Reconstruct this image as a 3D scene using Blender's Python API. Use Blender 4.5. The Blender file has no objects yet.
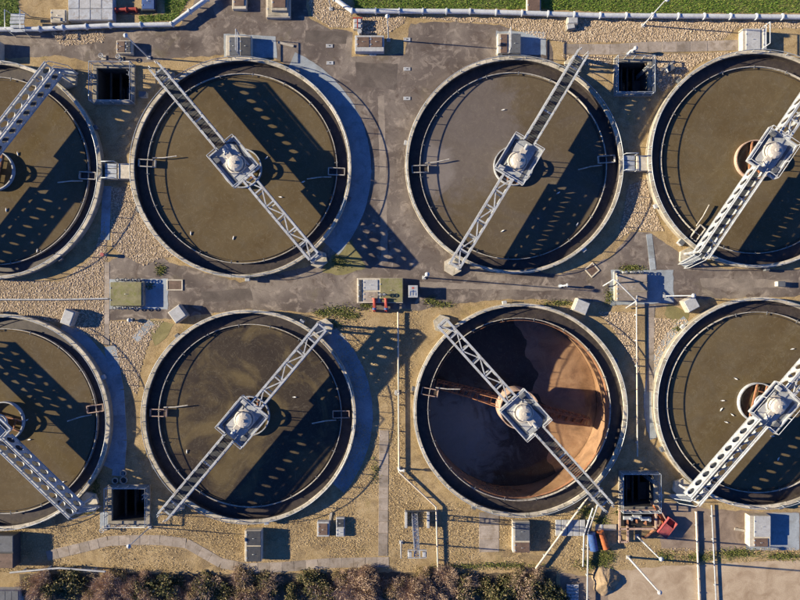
import bpy, math, random
import numpy as np
from mathutils import Vector, Matrix, geometry
random.seed(7)
rng = np.random.default_rng(7)
R = math.radians
PI = math.pi

# ------------------------------------------------------------------ camera, sky, sun
# plan unit u = one eighth of a metre; heights and plan positions below are given in u
S = 0.125
HC = 550.0                     # drone height in u (68.75 m)
scene = bpy.context.scene
cam_d = bpy.data.cameras.new('camera')
cam = bpy.data.objects.new('camera', cam_d)
scene.collection.objects.link(cam)
cam.location = (0, 0, HC * S)
cam_d.sensor_width = 36.0
cam_d.lens = 36.0 * HC / 800.0
cam_d.clip_end = 3000.0
scene.camera = cam

SUN_EL = math.atan(0.325)
SUN_DIR = Vector((1.0, -0.08, -0.325 * math.hypot(1, .08)))   # the way the light travels
world = bpy.data.worlds.new('World')
scene.world = world
world.use_nodes = True
wn = world.node_tree.nodes
wl = world.node_tree.links
bg = wn['Background']
sky = wn.new('ShaderNodeTexSky')
sky.sky_type = 'NISHITA'
sky.sun_disc = False
sky.sun_elevation = SUN_EL
to_sun = -SUN_DIR
sky.sun_rotation = math.atan2(to_sun.x, to_sun.y)
sky.air_density = 0.5
sky.dust_density = 0.0
sky.ozone_density = 10.0
bg.inputs['Strength'].default_value = 0.085
wl.new(sky.outputs[0], bg.inputs['Color'])

sd = bpy.data.lights.new('sun', 'SUN')
sd.energy = 5.0
sd.angle = R(0.5)
sd.color = (1.0, 0.85, 0.60)
sun = bpy.data.objects.new('sun', sd)
scene.collection.objects.link(sun)
sun.rotation_euler = SUN_DIR.to_track_quat('-Z', 'Y').to_euler()
sun.location = (-60, 0, 60)

vs = scene.view_settings
vs.view_transform = 'Standard'
vs.look = 'None'
vs.gamma = 1.0
vs.use_curve_mapping = False
vs.exposure = 1.35

WALL = 7.5; RAIL = 12.4; WATER = 2.2      # heights above ground, u

# ------------------------------------------------------------------ helpers
C = scene.collection

def G(px, py, z=0.0):
    """plan point (u) of something seen at that place of the survey picture when it is z high"""
    k = 1.0 - z / HC
    return ((px - 400.0) * k, (300.0 - py) * k)

def G3(px, py, z):
    x, y = G(px, py, z)
    return (x, y, z)

def link(o, parent=None):
    C.objects.link(o)
    if parent is not None:
        o.parent = parent
    return o

def tag(o, label=None, cat=None, group=None, kind=None):
    if label: o['label'] = label
    if cat: o['category'] = cat
    if group: o['group'] = group
    if kind: o['kind'] = kind
    return o

def thing(name, label, cat, loc=(0, 0, 0), rz=0.0, group=None):
    o = bpy.data.objects.new(name, None)
    o.empty_display_size = 0.5
    link(o)
    o.location = (loc[0] * S, loc[1] * S, loc[2] * S)
    o.rotation_euler = (0, 0, rz)
    return tag(o, label, cat, group)

class MB:
    def __init__(self):
        self.v = []; self.f = []; self.s = []
    def add(self, vs_, fs, smooth=False):
        n = len(self.v)
        self.v.extend(vs_)
        self.f.extend([tuple(i + n for i in f) for f in fs])
        self.s.extend([smooth] * len(fs))
        return self
    def box(self, x0, x1, y0, y1, z0, z1, bevel=0.0):
        if bevel <= 0:
            vs_ = [(x0,y0,z0),(x1,y0,z0),(x1,y1,z0),(x0,y1,z0),(x0,y0,z1),(x1,y0,z1),(x1,y1,z1),(x0,y1,z1)]
            fs = [(3,2,1,0),(4,5,6,7),(0,1,5,4),(1,2,6,5),(2,3,7,6),(3,0,4,7)]
            return self.add(vs_, fs)
        b = bevel
        loops = []
        for (ins, z) in ((0, z0), (0, z1 - b), (b, z1)):
            a0, a1, c0, c1 = x0+ins, x1-ins, y0+ins, y1-ins
            q = b * 0.7
            loops.append([(a0+q,c0,z),(a1-q,c0,z),(a1,c0+q,z),(a1,c1-q,z),(a1-q,c1,z),(a0+q,c1,z),(a0,c1-q,z),(a0,c0+q,z)])
        vs_ = [p for l in loops for p in l]
        fs = []
        for k in range(2):
            for i in range(8):
                j = (i+1) % 8
                fs.append((k*8+i, k*8+j, k*8+8+j, k*8+8+i))
        fs.append(tuple(range(16, 24)))
        fs.append(tuple(reversed(range(0, 8))))
        return self.add(vs_, fs)
    def bar(self, p, q, w, h=None, up=(0, 0, 1)):
        """rectangular beam from p to q, w wide, h high"""
        h = w if h is None else h
        p = Vector(p); q = Vector(q)
        d = (q - p).normalized()
        u = Vector(up)
        if abs(d.dot(u)) > 0.98: u = Vector((1, 0, 0))
        sdir = d.cross(u).normalized()
        t = sdir.cross(d).normalized()
        a = sdir * (w / 2); b = t * (h / 2)
        vs_ = [p-a-b, p+a-b, p+a+b, p-a+b, q-a-b, q+a-b, q+a+b, q-a+b]
        return self.add([tuple(x) for x in vs_], [(0,1,2,3),(7,6,5,4),(4,5,1,0),(5,6,2,1),(6,7,3,2),(7,4,0,3)])
    def tube(self, pts, r, n=8, closed=False, r_end=None):
        pts = [Vector(p) for p in pts]
        m = len(pts)
        rings = []
        for i, p in enumerate(pts):
            if closed:
                d = pts[(i+1) % m] - pts[i-1]
            else:
                d = pts[min(i+1, m-1)] - pts[max(i-1, 0)]
            d.normalize()
            u = Vector((0, 0, 1))
            if abs(d.dot(u)) > 0.95: u = Vector((0, 1, 0))
            a = d.cross(u).normalized(); b = a.cross(d)
            rr = r if r_end is None else r + (r_end - r) * i / (m - 1)
            rings.append([tuple(p + (a * math.cos(2*PI*k/n) + b * math.sin(2*PI*k/n)) * rr) for k in range(n)])
        vs_ = [x for ring in rings for x in ring]
        fs = []
        for i in range(m if closed else m - 1):
            j = (i+1) % m
            for k in range(n):
                l = (k+1) % n
                fs.append((i*n+k, i*n+l, j*n+l, j*n+k))
        self.add(vs_, fs, True)
        if not closed:
            self.add(rings[0], [tuple(reversed(range(n)))])
            self.add(rings[-1], [tuple(range(n))])
        return self
    def lathe(self, prof, n=32, cx=0, cy=0, smooth=True, caps=False, wob=None):
        vs_ = []
        for (r, z) in prof:
            for k in range(n):
                a = 2*PI*k/n
                w = wob(a, r, z) if wob else 0
                vs_.append((cx + (r+w)*math.cos(a), cy + (r+w)*math.sin(a), z))
        fs = []
        for i in range(len(prof)-1):
            for k in range(n):
                l = (k+1) % n
                fs.append((i*n+k, i*n+l, (i+1)*n+l, (i+1)*n+k))
        self.add(vs_, fs, smooth)
        if caps:
            m = len(prof)
            base = len(self.v) - len(vs_)
            self.f.append(tuple(base + k for k in reversed(range(n)))); self.s.append(False)
            self.f.append(tuple(base + (m-1)*n + k for k in range(n))); self.s.append(False)
        return self
    def ring(self, r0, r1, z0, z1, n=96, wob=None):
        """solid ring of rectangular section"""
        return self.lathe([(r0, z0), (r1, z0), (r1, z1), (r0, z1), (r0, z0)], n, smooth=False, wob=wob)
    def prism(self, poly, z0, z1):
        n = len(poly)
        vs_ = [(x, y, z0) for x, y in poly] + [(x, y, z1) for x, y in poly]
        fs = [tuple(reversed(range(n))), tuple(range(n, 2*n))]
        for i in range(n):
            j = (i+1) % n
            fs.append((i, j, n+j, n+i))
        return self.add(vs_, fs)
    def rot(self, a, ox=0, oy=0):
        c, s = math.cos(a), math.sin(a)
        self.v = [((x-ox)*c-(y-oy)*s+ox, (x-ox)*s+(y-oy)*c+oy, z) for x, y, z in self.v]
        return self
    def mesh(self, name, mat):
        me = bpy.data.meshes.new(name)
        me.from_pydata([(x*S, y*S, z*S) for x, y, z in self.v], [], self.f)
        me.polygons.foreach_set('use_smooth', self.s)
        me.materials.append(mat)
        me.update()
        return me
    def build(self, name, mat, parent=None, loc=(0, 0, 0), rz=0.0):
        return place(name, self.mesh(name, mat), parent, loc, rz)

def place(name, me, parent=None, loc=(0, 0, 0), rz=0.0, rot=None, sc=None):
    o = bpy.data.objects.new(name, me)
    link(o, parent)
    o.location = (loc[0]*S, loc[1]*S, loc[2]*S)
    o.rotation_euler = rot if rot else (0, 0, rz)
    if sc: o.scale = sc
    return o

def np_mesh(name, verts, tris, mat, smooth=False):
    me = bpy.data.meshes.new(name)
    v = np.asarray(verts, np.float32) * S
    t = np.asarray(tris, np.int32)
    me.vertices.add(len(v)); me.vertices.foreach_set('co', v.ravel())
    me.loops.add(t.size); me.loops.foreach_set('vertex_index', t.ravel())
    me.polygons.add(len(t))
    me.polygons.foreach_set('loop_start', np.arange(0, t.size, 3, dtype=np.int32))
    me.polygons.foreach_set('use_smooth', np.full(len(t), smooth))
    me.materials.append(mat)
    me.update(calc_edges=True); me.validate()
    return me

# ------------------------------------------------------------------ materials
def material(name):
    m = bpy.data.materials.new(name)
    m.use_nodes = True
    return m, m.node_tree.nodes, m.node_tree.links, m.node_tree.nodes['Principled BSDF']

def noise(n, l, vec, scale, detail=4, rough=0.55, dist=0.0):
    t = n.new('ShaderNodeTexNoise')
    t.inputs['Scale'].default_value = scale
    t.inputs['Detail'].default_value = detail
    t.inputs['Roughness'].default_value = rough
    t.inputs['Distortion'].default_value = dist
    l.new(vec, t.inputs['Vector'])
    return t.outputs[0]

def ramp(n, l, fac, stops):
    r = n.new('ShaderNodeValToRGB')
    e = r.color_ramp.elements
    while len(e) < len(stops): e.new(0.5)
    for el, (p, c) in zip(e, stops):
        el.position = p
        el.color = (c[0], c[1], c[2], 1) if isinstance(c, (tuple, list)) else (c, c, c, 1)
    l.new(fac, r.inputs[0])
    return r.outputs[0]

def mix(n, l, fac, a, b, mode='MIX'):
    m = n.new('ShaderNodeMix')
    m.data_type = 'RGBA'; m.blend_type = mode
    for sock, val in ((m.inputs[0], fac), (m.inputs[6], a), (m.inputs[7], b)):
        if isinstance(val, (int, float)): sock.default_value = val
        elif isinstance(val, tuple): sock.default_value = (val[0], val[1], val[2], 1)
        else: l.new(val, sock)
    return m.outputs[2]

def bump(n, l, b, h, strength=0.5, dist=0.02):
    bp = n.new('ShaderNodeBump')
    bp.inputs['Strength'].default_value = strength
    bp.inputs['Distance'].default_value = dist
    l.new(h, bp.inputs['Height'])
    l.new(bp.outputs[0], b.inputs['Normal'])

def pos(n):
    return n.new('ShaderNodeNewGeometry').outputs['Position']

def simple(name, col, rough=0.6, var=0.25, scale=0.8, dirt=None, dirt_amt=0.5, fine=9.0, bmp=0.3, metal=0.0, bdist=0.01, spec=0.4, rnd=0.0):
    """weathered surface: two noise scales on the colour, dirt blotches, fine relief"""
    m, n, l, b = material(name)
    p = pos(n)
    big = noise(n, l, p, scale, 5, 0.6)
    fin = noise(n, l, p, fine, 5, 0.7)
    lo = tuple(c * (1 - var) for c in col); hi = tuple(min(1, c * (1 + var)) for c in col)
    c1 = ramp(n, l, big, [(0.3, lo), (0.7, hi)])
    c2 = ramp(n, l, fin, [(0.25, 0.72), (0.75, 1.2)])
    c = mix(n, l, 0.8, c1, c2, 'MULTIPLY')
    if dirt:
        d = noise(n, l, p, scale * 2.3, 6, 0.65, 0.6)
        dm = ramp(n, l, d, [(0.48, 0.0), (0.68, dirt_amt)])
        c = mix(n, l, dm, c, dirt)
    if rnd:
        oi = n.new('ShaderNodeObjectInfo')
        c = mix(n, l, 1.0, c, ramp(n, l, oi.outputs['Random'], [(0, 1-rnd), (1, 1+rnd)]), 'MULTIPLY')
    l.new(c, b.inputs['Base Color'])
    b.inputs['Roughness'].default_value = rough
    b.inputs['Metallic'].default_value = metal
    b.inputs['Specular IOR Level'].default_value = spec
    bump(n, l, b, fin, bmp, bdist)
    return m

M = {}
M['coping'] = simple('coping_concrete', (.45, .41, .335), .85, .28, .5, (.17, .16, .11), .8, 6, .5, rnd=.16)
M['wall'] = simple('wall_concrete', (.27, .245, .20), .9, .25, .6, (.11, .10, .07), .6, 6, .5)
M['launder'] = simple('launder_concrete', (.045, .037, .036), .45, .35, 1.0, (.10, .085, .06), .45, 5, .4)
M['weir'] = simple('weir_plate', (.45, .43, .39), .6, .25, 1.2, (.16, .13, .09), .8)
M['white'] = simple('white_paint', (.40, .43, .465), .5, .18, .9, (.24, .20, .16), .7, 5, .15)
M['galv'] = simple('galvanised_steel', (.42, .46, .50), .45, .2, 1.5, (.25, .25, .25), .5, 8, .2, .35)
M['grating'] = simple('deck_grating', (.05, .06, .075), .6, .2, 2, (.09, .09, .09), .5, 14, .8)
M['deck'] = simple('platform_plate', (.34, .37, .40), .55, .2, 1.2, (.20, .19, .17), .6, 8, .3)
M['dome'] = simple('drive_cover', (.46, .43, .385), .6, .15, 1.2, (.5, .44, .36), .5, 6, .2)
M['rust'] = simple('rusty_steel', (.30, .13, .065), .85, .4, 1.8, (.42, .27, .18), .6, 8, .5)
M['rustpaint'] = simple('rust_streaked_paint', (.44, .32, .255), .7, .25, 2.5, (.25, .12, .065), .75, 8, .4)
M['dark'] = simple('dark_cover', (.045, .05, .06), .55, .2, 1.3, (.09, .085, .08), .5, 7, .3)
M['grey'] = simple('grey_cover', (.11, .12, .135), .55, .15, 1.3, (.07, .065, .06), .5, 7, .3)
M['palegrey'] = simple('pale_grey_cover', (.40, .415, .43), .55, .12, 1.2, (.26, .25, .23), .5, 7, .3)
M['cream'] = simple('cream_panel', (.52, .475, .39), .6, .15, 1.2, (.3, .26, .19), .5, 7, .3)
M['brown'] = simple('brown_cover', (.135, .09, .07), .75, .3, 1.5, (.09, .06, .045), .6, 7, .4)
M['mossroof'] = simple('mossy_slab', (.21, .195, .11), .95, .3, .8, (.15, .165, .04), .8, 6, .6)
M['block'] = simple('concrete_block', (.38, .35, .30), .9, .15, 1.1, (.25, .22, .17), .5, 7, .4)
M['slab'] = simple('paving_slab', (.30, .26, .225), .9, .22, .55, (.17, .135, .10), .8, 6, .4, rnd=.25)
M['apron'] = simple('shade_blue_concrete', (.285, .325, .365), .9, .2, .35, (.17, .175, .175), .6, 6, .4, rnd=.12)  # pale concrete with the blue of open shade mixed into its colour
M['red'] = simple('red_paint', (.38, .05, .035), .6, .3, 2, (.18, .06, .04), .8)
M['pinkred'] = simple('faded_red_paint', (.36, .07, .075), .7, .3, 2, (.20, .10, .08), .8)
M['orange'] = simple('orange_paint', (.44, .12, .035), .7, .3, 2, (.20, .10, .05), .8)
M['blue'] = simple('blue_paint', (.03, .085, .26), .65, .3, 2, (.05, .06, .09), .8)
M['black'] = simple('black_rubber', (.02, .02, .022), .7, .2, 2)
M['pipe'] = simple('pale_pipe', (.55, .58, .60), .5, .1, .6, (.33, .33, .32), .5, 5, .2)
M['thinpipe'] = simple('cream_pipe', (.60, .54, .44), .6, .12, .8, (.35, .25, .16), .5)
M['gull'] = simple('gull_white', (.80, .79, .76), .8, .05, 6)
M['gullgrey'] = simple('gull_grey', (.38, .40, .42), .8, .1, 6)
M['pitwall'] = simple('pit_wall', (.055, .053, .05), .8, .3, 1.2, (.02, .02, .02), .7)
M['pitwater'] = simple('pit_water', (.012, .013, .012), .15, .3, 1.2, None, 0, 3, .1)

def ground_mat():
    m, n, l, b = material('dry_ground')
    p = pos(n)
    big = noise(n, l, p, .11, 5, .6)
    mid = noise(n, l, p, .9, 6, .7, .5)
    fin = noise(n, l, p, 6.5, 6, .75)
    c = ramp(n, l, mid, [(.28, (.25, .18, .095)), (.48, (.40, .30, .165)), (.72, (.49, .385, .235))])
    c = mix(n, l, ramp(n, l, big, [(.45, 0.0), (.68, .6)]), c, (.28, .205, .105))
    c = mix(n, l, ramp(n, l, noise(n, l, p, .33, 5, .6, .4), [(.58, 0.0), (.76, .55)]), c, (.20, .175, .065))
    c = mix(n, l, ramp(n, l, noise(n, l, p, .21, 7, .7, 1.0), [(.53, 0.0), (.66, .7)]), c, (.19, .145, .095))
    c = mix(n, l, .85, c, ramp(n, l, fin, [(.28, .45), (.55, 1.0), (.8, 1.35)]), 'MULTIPLY')
    l.new(c, b.inputs['Base Color'])
    b.inputs['Roughness'].default_value = .95
    b.inputs['Specular IOR Level'].default_value = .1
    bump(n, l, b, fin, .9, .05)
    return m
M['ground'] = ground_mat()

def gravel_mat():
    m, n, l, b = material('gravel_bed')
    p = pos(n)
    v = n.new('ShaderNodeTexVoronoi'); v.inputs['Scale'].default_value = 10.0
    l.new(p, v.inputs['Vector'])
    hs = n.new('ShaderNodeSeparateColor'); l.new(v.outputs['Color'], hs.inputs[0])
    c = ramp(n, l, hs.outputs[0], [(.0, (.27, .19, .115)), (.5, (.42, .325, .22)), (1., (.54, .45, .33))])
    c = mix(n, l, ramp(n, l, v.outputs['Distance'], [(.05, 0.0), (.14, .0), (.16, .6)]), c, (.12, .085, .05))
    c = mix(n, l, ramp(n, l, noise(n, l, p, .4, 4), [(.5, 0.0), (.75, .6)]), c, (.22, .17, .10))
    l.new(c, b.inputs['Base Color'])
    b.inputs['Roughness'].default_value = .9
    inv = n.new('ShaderNodeMath'); inv.operation = 'SUBTRACT'; inv.inputs[0].default_value = 1
    l.new(v.outputs['Distance'], inv.inputs[1])
    bump(n, l, b, inv.outputs[0], .8, .06)
    return m
M['gravel'] = gravel_mat()

def stone_mat(name, a, b_, c_):
    m, n, l, b = material(name)
    g = n.new('ShaderNodeNewGeometry')
    c = ramp(n, l, g.outputs['Random Per Island'], [(0, a), (.55, b_), (1, c_)])
    c = mix(n, l, .7, c, ramp(n, l, noise(n, l, g.outputs['Position'], 9, 3), [(.3, .7), (.7, 1.2)]), 'MULTIPLY')
    l.new(c, b.inputs['Base Color'])
    b.inputs['Roughness'].default_value = .9
    b.inputs['Specular IOR Level'].default_value = .25
    return m
M['stone'] = stone_mat('gravel_stone', (.36, .275, .185), (.47, .37, .26), (.57, .48, .365))
M['greenblade'] = stone_mat('green_grass', (.06, .12, .015), (.12, .22, .03), (.26, .27, .07))
M['strawblade'] = stone_mat('straw_grass', (.28, .20, .10), (.44, .33, .18), (.58, .47, .29))
M['weedleaf'] = stone_mat('weed_leaf', (.06, .085, .018), (.12, .14, .035), (.24, .22, .08))
M['ivyleaf'] = stone_mat('dark_shrub_leaf', (.035, .045, .016), (.10, .098, .04), (.30, .235, .13))
M['oliveleaf'] = stone_mat('olive_shrub_leaf', (.12, .10, .04), (.26, .20, .10), (.42, .32, .19))
M['twig'] = stone_mat('bare_twig', (.30, .205, .14), (.45, .335, .25), (.60, .475, .37))
M['bark'] = simple('shrub_bark', (.12, .085, .06), .9, .3, 3)

def asphalt_mat():
    m, n, l, b = material('asphalt')
    p = pos(n)
    big = noise(n, l, p, .13, 6, .62, .4)
    mid = noise(n, l, p, .7, 6, .68, .8)
    fin = noise(n, l, p, 11, 5, .75)
    c = ramp(n, l, big, [(.33, (.080, .065, .060)), (.50, (.145, .122, .110)), (.66, (.25, .217, .187))])
    c = mix(n, l, ramp(n, l, mid, [(.52, 0.0), (.68, .75)]), c, (.36, .31, .265))
    c = mix(n, l, ramp(n, l, noise(n, l, p, .45, 6, .7, 1.2), [(.54, 0.0), (.68, .75)]), c, (.085, .062, .052))
    c = mix(n, l, ramp(n, l, noise(n, l, p, .22, 4, .6), [(.6, 0.0), (.78, .6)]), c, (.16, .14, .07))
    vo = n.new('ShaderNodeTexVoronoi'); vo.feature = 'DISTANCE_TO_EDGE'; vo.inputs['Scale'].default_value = .16
    wv = n.new('ShaderNodeVectorMath'); wv.operation = 'ADD'
    nz = n.new('ShaderNodeTexNoise'); nz.inputs['Scale'].default_value = .7; nz.inputs['Detail'].default_value = 5
    l.new(p, nz.inputs['Vector']); l.new(p, wv.inputs[0]); l.new(nz.outputs['Color'], wv.inputs[1])
    l.new(wv.outputs[0], vo.inputs['Vector'])
    c = mix(n, l, ramp(n, l, vo.outputs['Distance'], [(.0, .45), (.004, 0.0)]), c, (.07, .056, .05))
    c = mix(n, l, .8, c, ramp(n, l, fin, [(.25, .6), (.75, 1.3)]), 'MULTIPLY')
    l.new(c, b.inputs['Base Color'])
    b.inputs['Roughness'].default_value = .88
    b.inputs['Specular IOR Level'].default_value = .25
    bump(n, l, b, fin, .5, .012)
    return m
M['asphalt'] = asphalt_mat()

def yard_mat(name, a, bcol, c_):
    m, n, l, b = material(name)
    p = pos(n)
    mid = noise(n, l, p, .5, 6, .65, .8)
    fin = noise(n, l, p, 9, 5, .75)
    c = ramp(n, l, mid, [(.3, a), (.5, bcol), (.7, c_)])
    c = mix(n, l, .8, c, ramp(n, l, fin, [(.25, .6), (.75, 1.25)]), 'MULTIPLY')
    l.new(c, b.inputs['Base Color'])
    b.inputs['Roughness'].default_value = .92
    bump(n, l, b, fin, .5, .02)
    return m
M['patch'] = yard_mat('dark_road_patch', (.075, .062, .056), (.11, .092, .082), (.16, .135, .12))
M['patchlight'] = yard_mat('worn_road_patch', (.17, .145, .125), (.24, .205, .175), (.33, .285, .24))
M['yard'] = yard_mat('yard_concrete', (.30, .22, .145), (.42, .33, .235), (.50, .41, .30))
M['dirt'] = yard_mat('bare_dirt', (.15, .11, .085), (.24, .185, .145), (.34, .27, .21))
M['turf'] = yard_mat('turf_soil', (.07, .10, .02), (.11, .15, .03), (.20, .19, .07))
M['moss'] = yard_mat('moss_patch', (.15, .13, .06), (.20, .18, .075), (.30, .255, .13))
M['litter'] = yard_mat('leaf_litter', (.06, .045, .03), (.11, .085, .055), (.18, .14, .09))
M['soil'] = yard_mat('heap_soil', (.16, .115, .07), (.30, .22, .135), (.42, .32, .21))

def water_mat(name, deep, mid_c, film, film_lo, film_hi, fscale, raft=None):
    m, n, l, b = material(name)
    p = pos(n)
    a = noise(n, l, p, .16, 5, .55, .6)
    c = ramp(n, l, a, [(.35, deep), (.65, mid_c)])
    f = noise(n, l, p, fscale, 6, .62, 1.2)
    c = mix(n, l, ramp(n, l, f, [(film_lo, 0.0), (film_hi, .75)]), c, film)
    for (rx_, ry_, rad, col, amt) in (raft or ()):
        vd = n.new('ShaderNodeVectorMath'); vd.operation = 'DISTANCE'
        wx, wy = G(rx_, ry_, WATER)
        vd.inputs[1].default_value = (wx*S, wy*S, WATER*S)
        l.new(p, vd.inputs[0])
        ma = n.new('ShaderNodeMath'); ma.operation = 'MULTIPLY_ADD'
        ma.inputs[1].default_value = -1/(rad*S); ma.inputs[2].default_value = 1.0
        l.new(vd.outputs['Value'], ma.inputs[0])
        m2 = n.new('ShaderNodeMath'); m2.operation = 'ADD'
        l.new(ma.outputs[0], m2.inputs[0]); l.new(noise(n, l, p, .3, 7, .65, 1.5), m2.inputs[1])
        c = mix(n, l, ramp(n, l, m2.outputs[0], [(.52, 0.0), (.80, amt)]), c, col)
    sp = noise(n, l, p, 5.0, 3, .6)
    c = mix(n, l, ramp(n, l, sp, [(.74, 0.0), (.80, .35)]), c, (.28, .25, .18))
    # thin scum threads drifting on the surface
    fl_ = noise(n, l, p, .55, 5, .6, 2.2)
    c = mix(n, l, ramp(n, l, fl_, [(.488, 0.0), (.5, .30), (.512, 0.0)]), c, (.26, .235, .18))
    f2 = noise(n, l, p, .7, 5, .6, 1.5)
    c = mix(n, l, .4, c, ramp(n, l, f2, [(.3, .78), (.7, 1.2)]), 'MULTIPLY')
    l.new(c, b.inputs['Base Color'])
    b.inputs['Roughness'].default_value = .12
    b.inputs['IOR'].default_value = 1.33
    w = noise(n, l, p, 3.2, 4, .6)
    bump(n, l, b, w, .16, .03)
    return m
M['water'] = water_mat('murky_water', (.100, .074, .038), (.124, .096, .053), (.12, .10, .068), .48, .75, .25)
M['waterscum'] = water_mat('scummy_water', (.10, .078, .05), (.12, .095, .06), (.105, .09, .08), .46, .7, .15, [(440, 120, 95, (.135, .118, .112), .75), (424, 168, 34, (.20, .18, .172), .75)])
M['waterdark'] = water_mat('dark_water', (.042, .034, .028), (.060, .048, .036), (.135, .105, .055), .49, .64, .15)

M['shade_sludge'] = water_mat('shade_sludge_water', (.045, .037, .030), (.062, .050, .040), (.07, .064, .058), .45, .7, .2, [(455, 445, 80, (.17, .21, .24), .9), (505, 460, 50, (.15, .145, .13), .8), (470, 350, 70, (.07, .06, .05), .7)])  # near-black stands in for the rim's shade; bluish raft paints a sheen

def sediment_mat():
    m, n, l, b = material('rusty_sediment')
    p = pos(n)
    a = noise(n, l, p, .35, 6, .65, .7)
    fin = noise(n, l, p, 5, 5, .7)
    c = ramp(n, l, a, [(.3, (.14, .08, .045)), (.5, (.26, .155, .088)), (.72, (.35, .23, .14))])
    c = mix(n, l, .7, c, ramp(n, l, fin, [(.25, .7), (.75, 1.2)]), 'MULTIPLY')
    l.new(c, b.inputs['Base Color'])
    rr = ramp(n, l, noise(n, l, p, .2, 3), [(.42, .18), (.56, .7)])
    l.new(rr, b.inputs['Roughness'])
    b.inputs['Coat Weight'].default_value = .6
    b.inputs['Coat Roughness'].default_value = .1
    bump(n, l, b, fin, .3, .02)
    return m
M['sediment'] = sediment_mat()

# ------------------------------------------------------------------ site layout
# survey place of each rim (px, py, radius), bridge bearing of its walkway half, water
TANKS = [
    dict(c=(-8, 170), r=109.5, ang=52, w='water', end=(48, 62)),
    dict(c=(241, 167.5), r=110.5, ang=130, w='water'),
    dict(c=(514, 165), r=109, ang=59, w='waterscum'),
    dict(c=(757, 159), r=109, ang=236, w='water'),
    dict(c=(2, 422), r=108, ang=-44, w='water'),
    dict(c=(249, 416.5), r=107, ang=230, w='waterdark'),
    dict(c=(520, 410), r=107, ang=-48, w=None),
    dict(c=(760, 403), r=106, ang=229, w='water'),
]
for t in TANKS:
    t['p'] = G(*t['c'], WALL)
    t['R'] = t['r'] * (1 - WALL / HC)
PITS = [((98, 132), (69, 101)), ((617, 647), (63, 93)), ((113, 147), (488, 520)), ((622, 653), (474, 506))]

def pit_rect(p):
    (a, b), (c, d) = p
    x0, y1 = G(a, c); x1, y0 = G(b, d)
    return x0, x1, y0, y1

def rough_poly(poly, amp=0.9, step=4.0, seed=1):
    r = random.Random(seed)
    out = []
    for i, a in enumerate(poly):
        b = poly[(i+1) % len(poly)]
        L = math.dist(a, b)
        k = max(1, int(L / step))
        for j in range(k):
            t = j / k
            out.append((a[0]+(b[0]-a[0])*t + r.uniform(-amp, amp), a[1]+(b[1]-a[1])*t + r.uniform(-amp, amp)))
    return out

def poly_has(poly, p):
    ins = False
    n = len(poly)
    for i in range(n):
        x1, y1 = poly[i]; x2, y2 = poly[(i+1) % n]
        if (y1 > p.y) != (y2 > p.y) and p.x < (x2-x1)*(p.y-y1)/(y2-y1)+x1: ins = not ins
    return ins

def sheet(name, outline, z, mat, holes=(), parent=None):
    vs_ = []; edges = []; faces = []
    for loop in [outline] + list(holes):
        n0 = len(vs_)
        vs_ += [Vector(p) for p in loop]
        k = len(loop)
        edges += [(n0+i, n0+(i+1) % k) for i in range(k)]
    co, _, fs, *_ = geometry.delaunay_2d_cdt(vs_, edges, [], 1, 1e-5)
    mb = MB()
    ff = []
    for f in fs:
        f = list(f)
        a, b, c = co[f[0]], co[f[1]], co[f[2]]
        if (b-a).cross(c-a) < 0: f.reverse()
        m_ = (a+b+c) / 3
        if any(poly_has(h, m_) for h in holes): continue
        ff.append(tuple(f))
    mb.add([(p.x, p.y, z) for p in co], ff)
    return mb.build(name, mat, parent)

def circle(cx, cy, r, n=64):
    return [(cx + r*math.cos(2*PI*i/n), cy + r*math.sin(2*PI*i/n)) for i in range(n)]

def P(*pts):
    return [G(*p) for p in pts]

t7 = TANKS[6]
holes = [circle(*t7['p'], t7['R'] - 3)]
for p in PITS:
    x0, x1, y0, y1 = pit_rect(p)
    holes.append([(x0, y0), (x1, y0), (x1, y1), (x0, y1)])
B = 3200
tag(sheet('ground', [(-B, -B), (B, -B), (B, B), (-B, B)], 0, M['ground'], holes), kind='structure')

E = 0.032    # 4 mm
asph = P((-60,34),(110,30),(178,28),(214,-30),(302,-30),(308,17),(330,29),(352,32),(352,56),(405,54),(410,24),(440,21),
         (500,25),(532,37),(550,42),(556,70),(480,80),(420,150),(440,220),(480,262),(560,275),(610,258),(632,232),(650,232),(675,250),
         (720,268),(880,272),(880,293),(800,296),(700,299),(655,308),(598,302),(520,299),(445,304),(420,310),(345,309),(330,314),(250,309),
         (165,319),(109,320),(108,262),(140,246),(170,262),(240,282),(310,266),(352,205),(355,150),(330,100),(280,60),(240,54),
         (180,58),(150,62),(90,62),(60,55),(20,58),(-60,60))
tag(sheet('access_road', rough_poly(asph, 1.0, 5, 3), E, M['asphalt']), kind='structure')

def zone(name, poly, z, mat, seed, amp=1.0):
    return tag(sheet(name, rough_poly(P(*poly), amp, 4, seed), z, M[mat]), kind='structure')

GRAVEL = [
    [(-60,276),(60,282),(92,258),(107,215),(107,345),(92,338),(60,322),(-60,312)],
    [(111,188),(132,186),(150,222),(178,256),(160,258),(145,266),(118,252),(111,246)],
    [(109,321),(163,321),(150,340),(141,366),(137,396),(125,380),(112,352)],
    [(408,17),(880,22),(880,28),(737,28),(722,40),(565,43),(534,36),(500,24),(440,20)],
    [(640,55),(741,52),(700,62),(675,84),(662,92)],
    [(560,55),(612,56),(612,64),(575,66)],
    [(628,186),(646,178),(652,205),(664,231),(649,231),(632,230),(618,240),(624,210)],
    [(598,312),(636,312),(639,375),(628,352),(612,328)],
    [(654,318),(688,320),(668,350),(657,385),(652,395)],
    [(304,-20),(352,12),(352,28),(330,27),(312,16)],
    [(359,15),(406,17),(404,24),(386,34),(360,35)],
    [(50,32),(104,31),(104,42),(62,46)],
]
GZ = 2 * E
for i, g in enumerate(GRAVEL):
    zone('gravel_bed', g, GZ, 'gravel', 20 + i)
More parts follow.
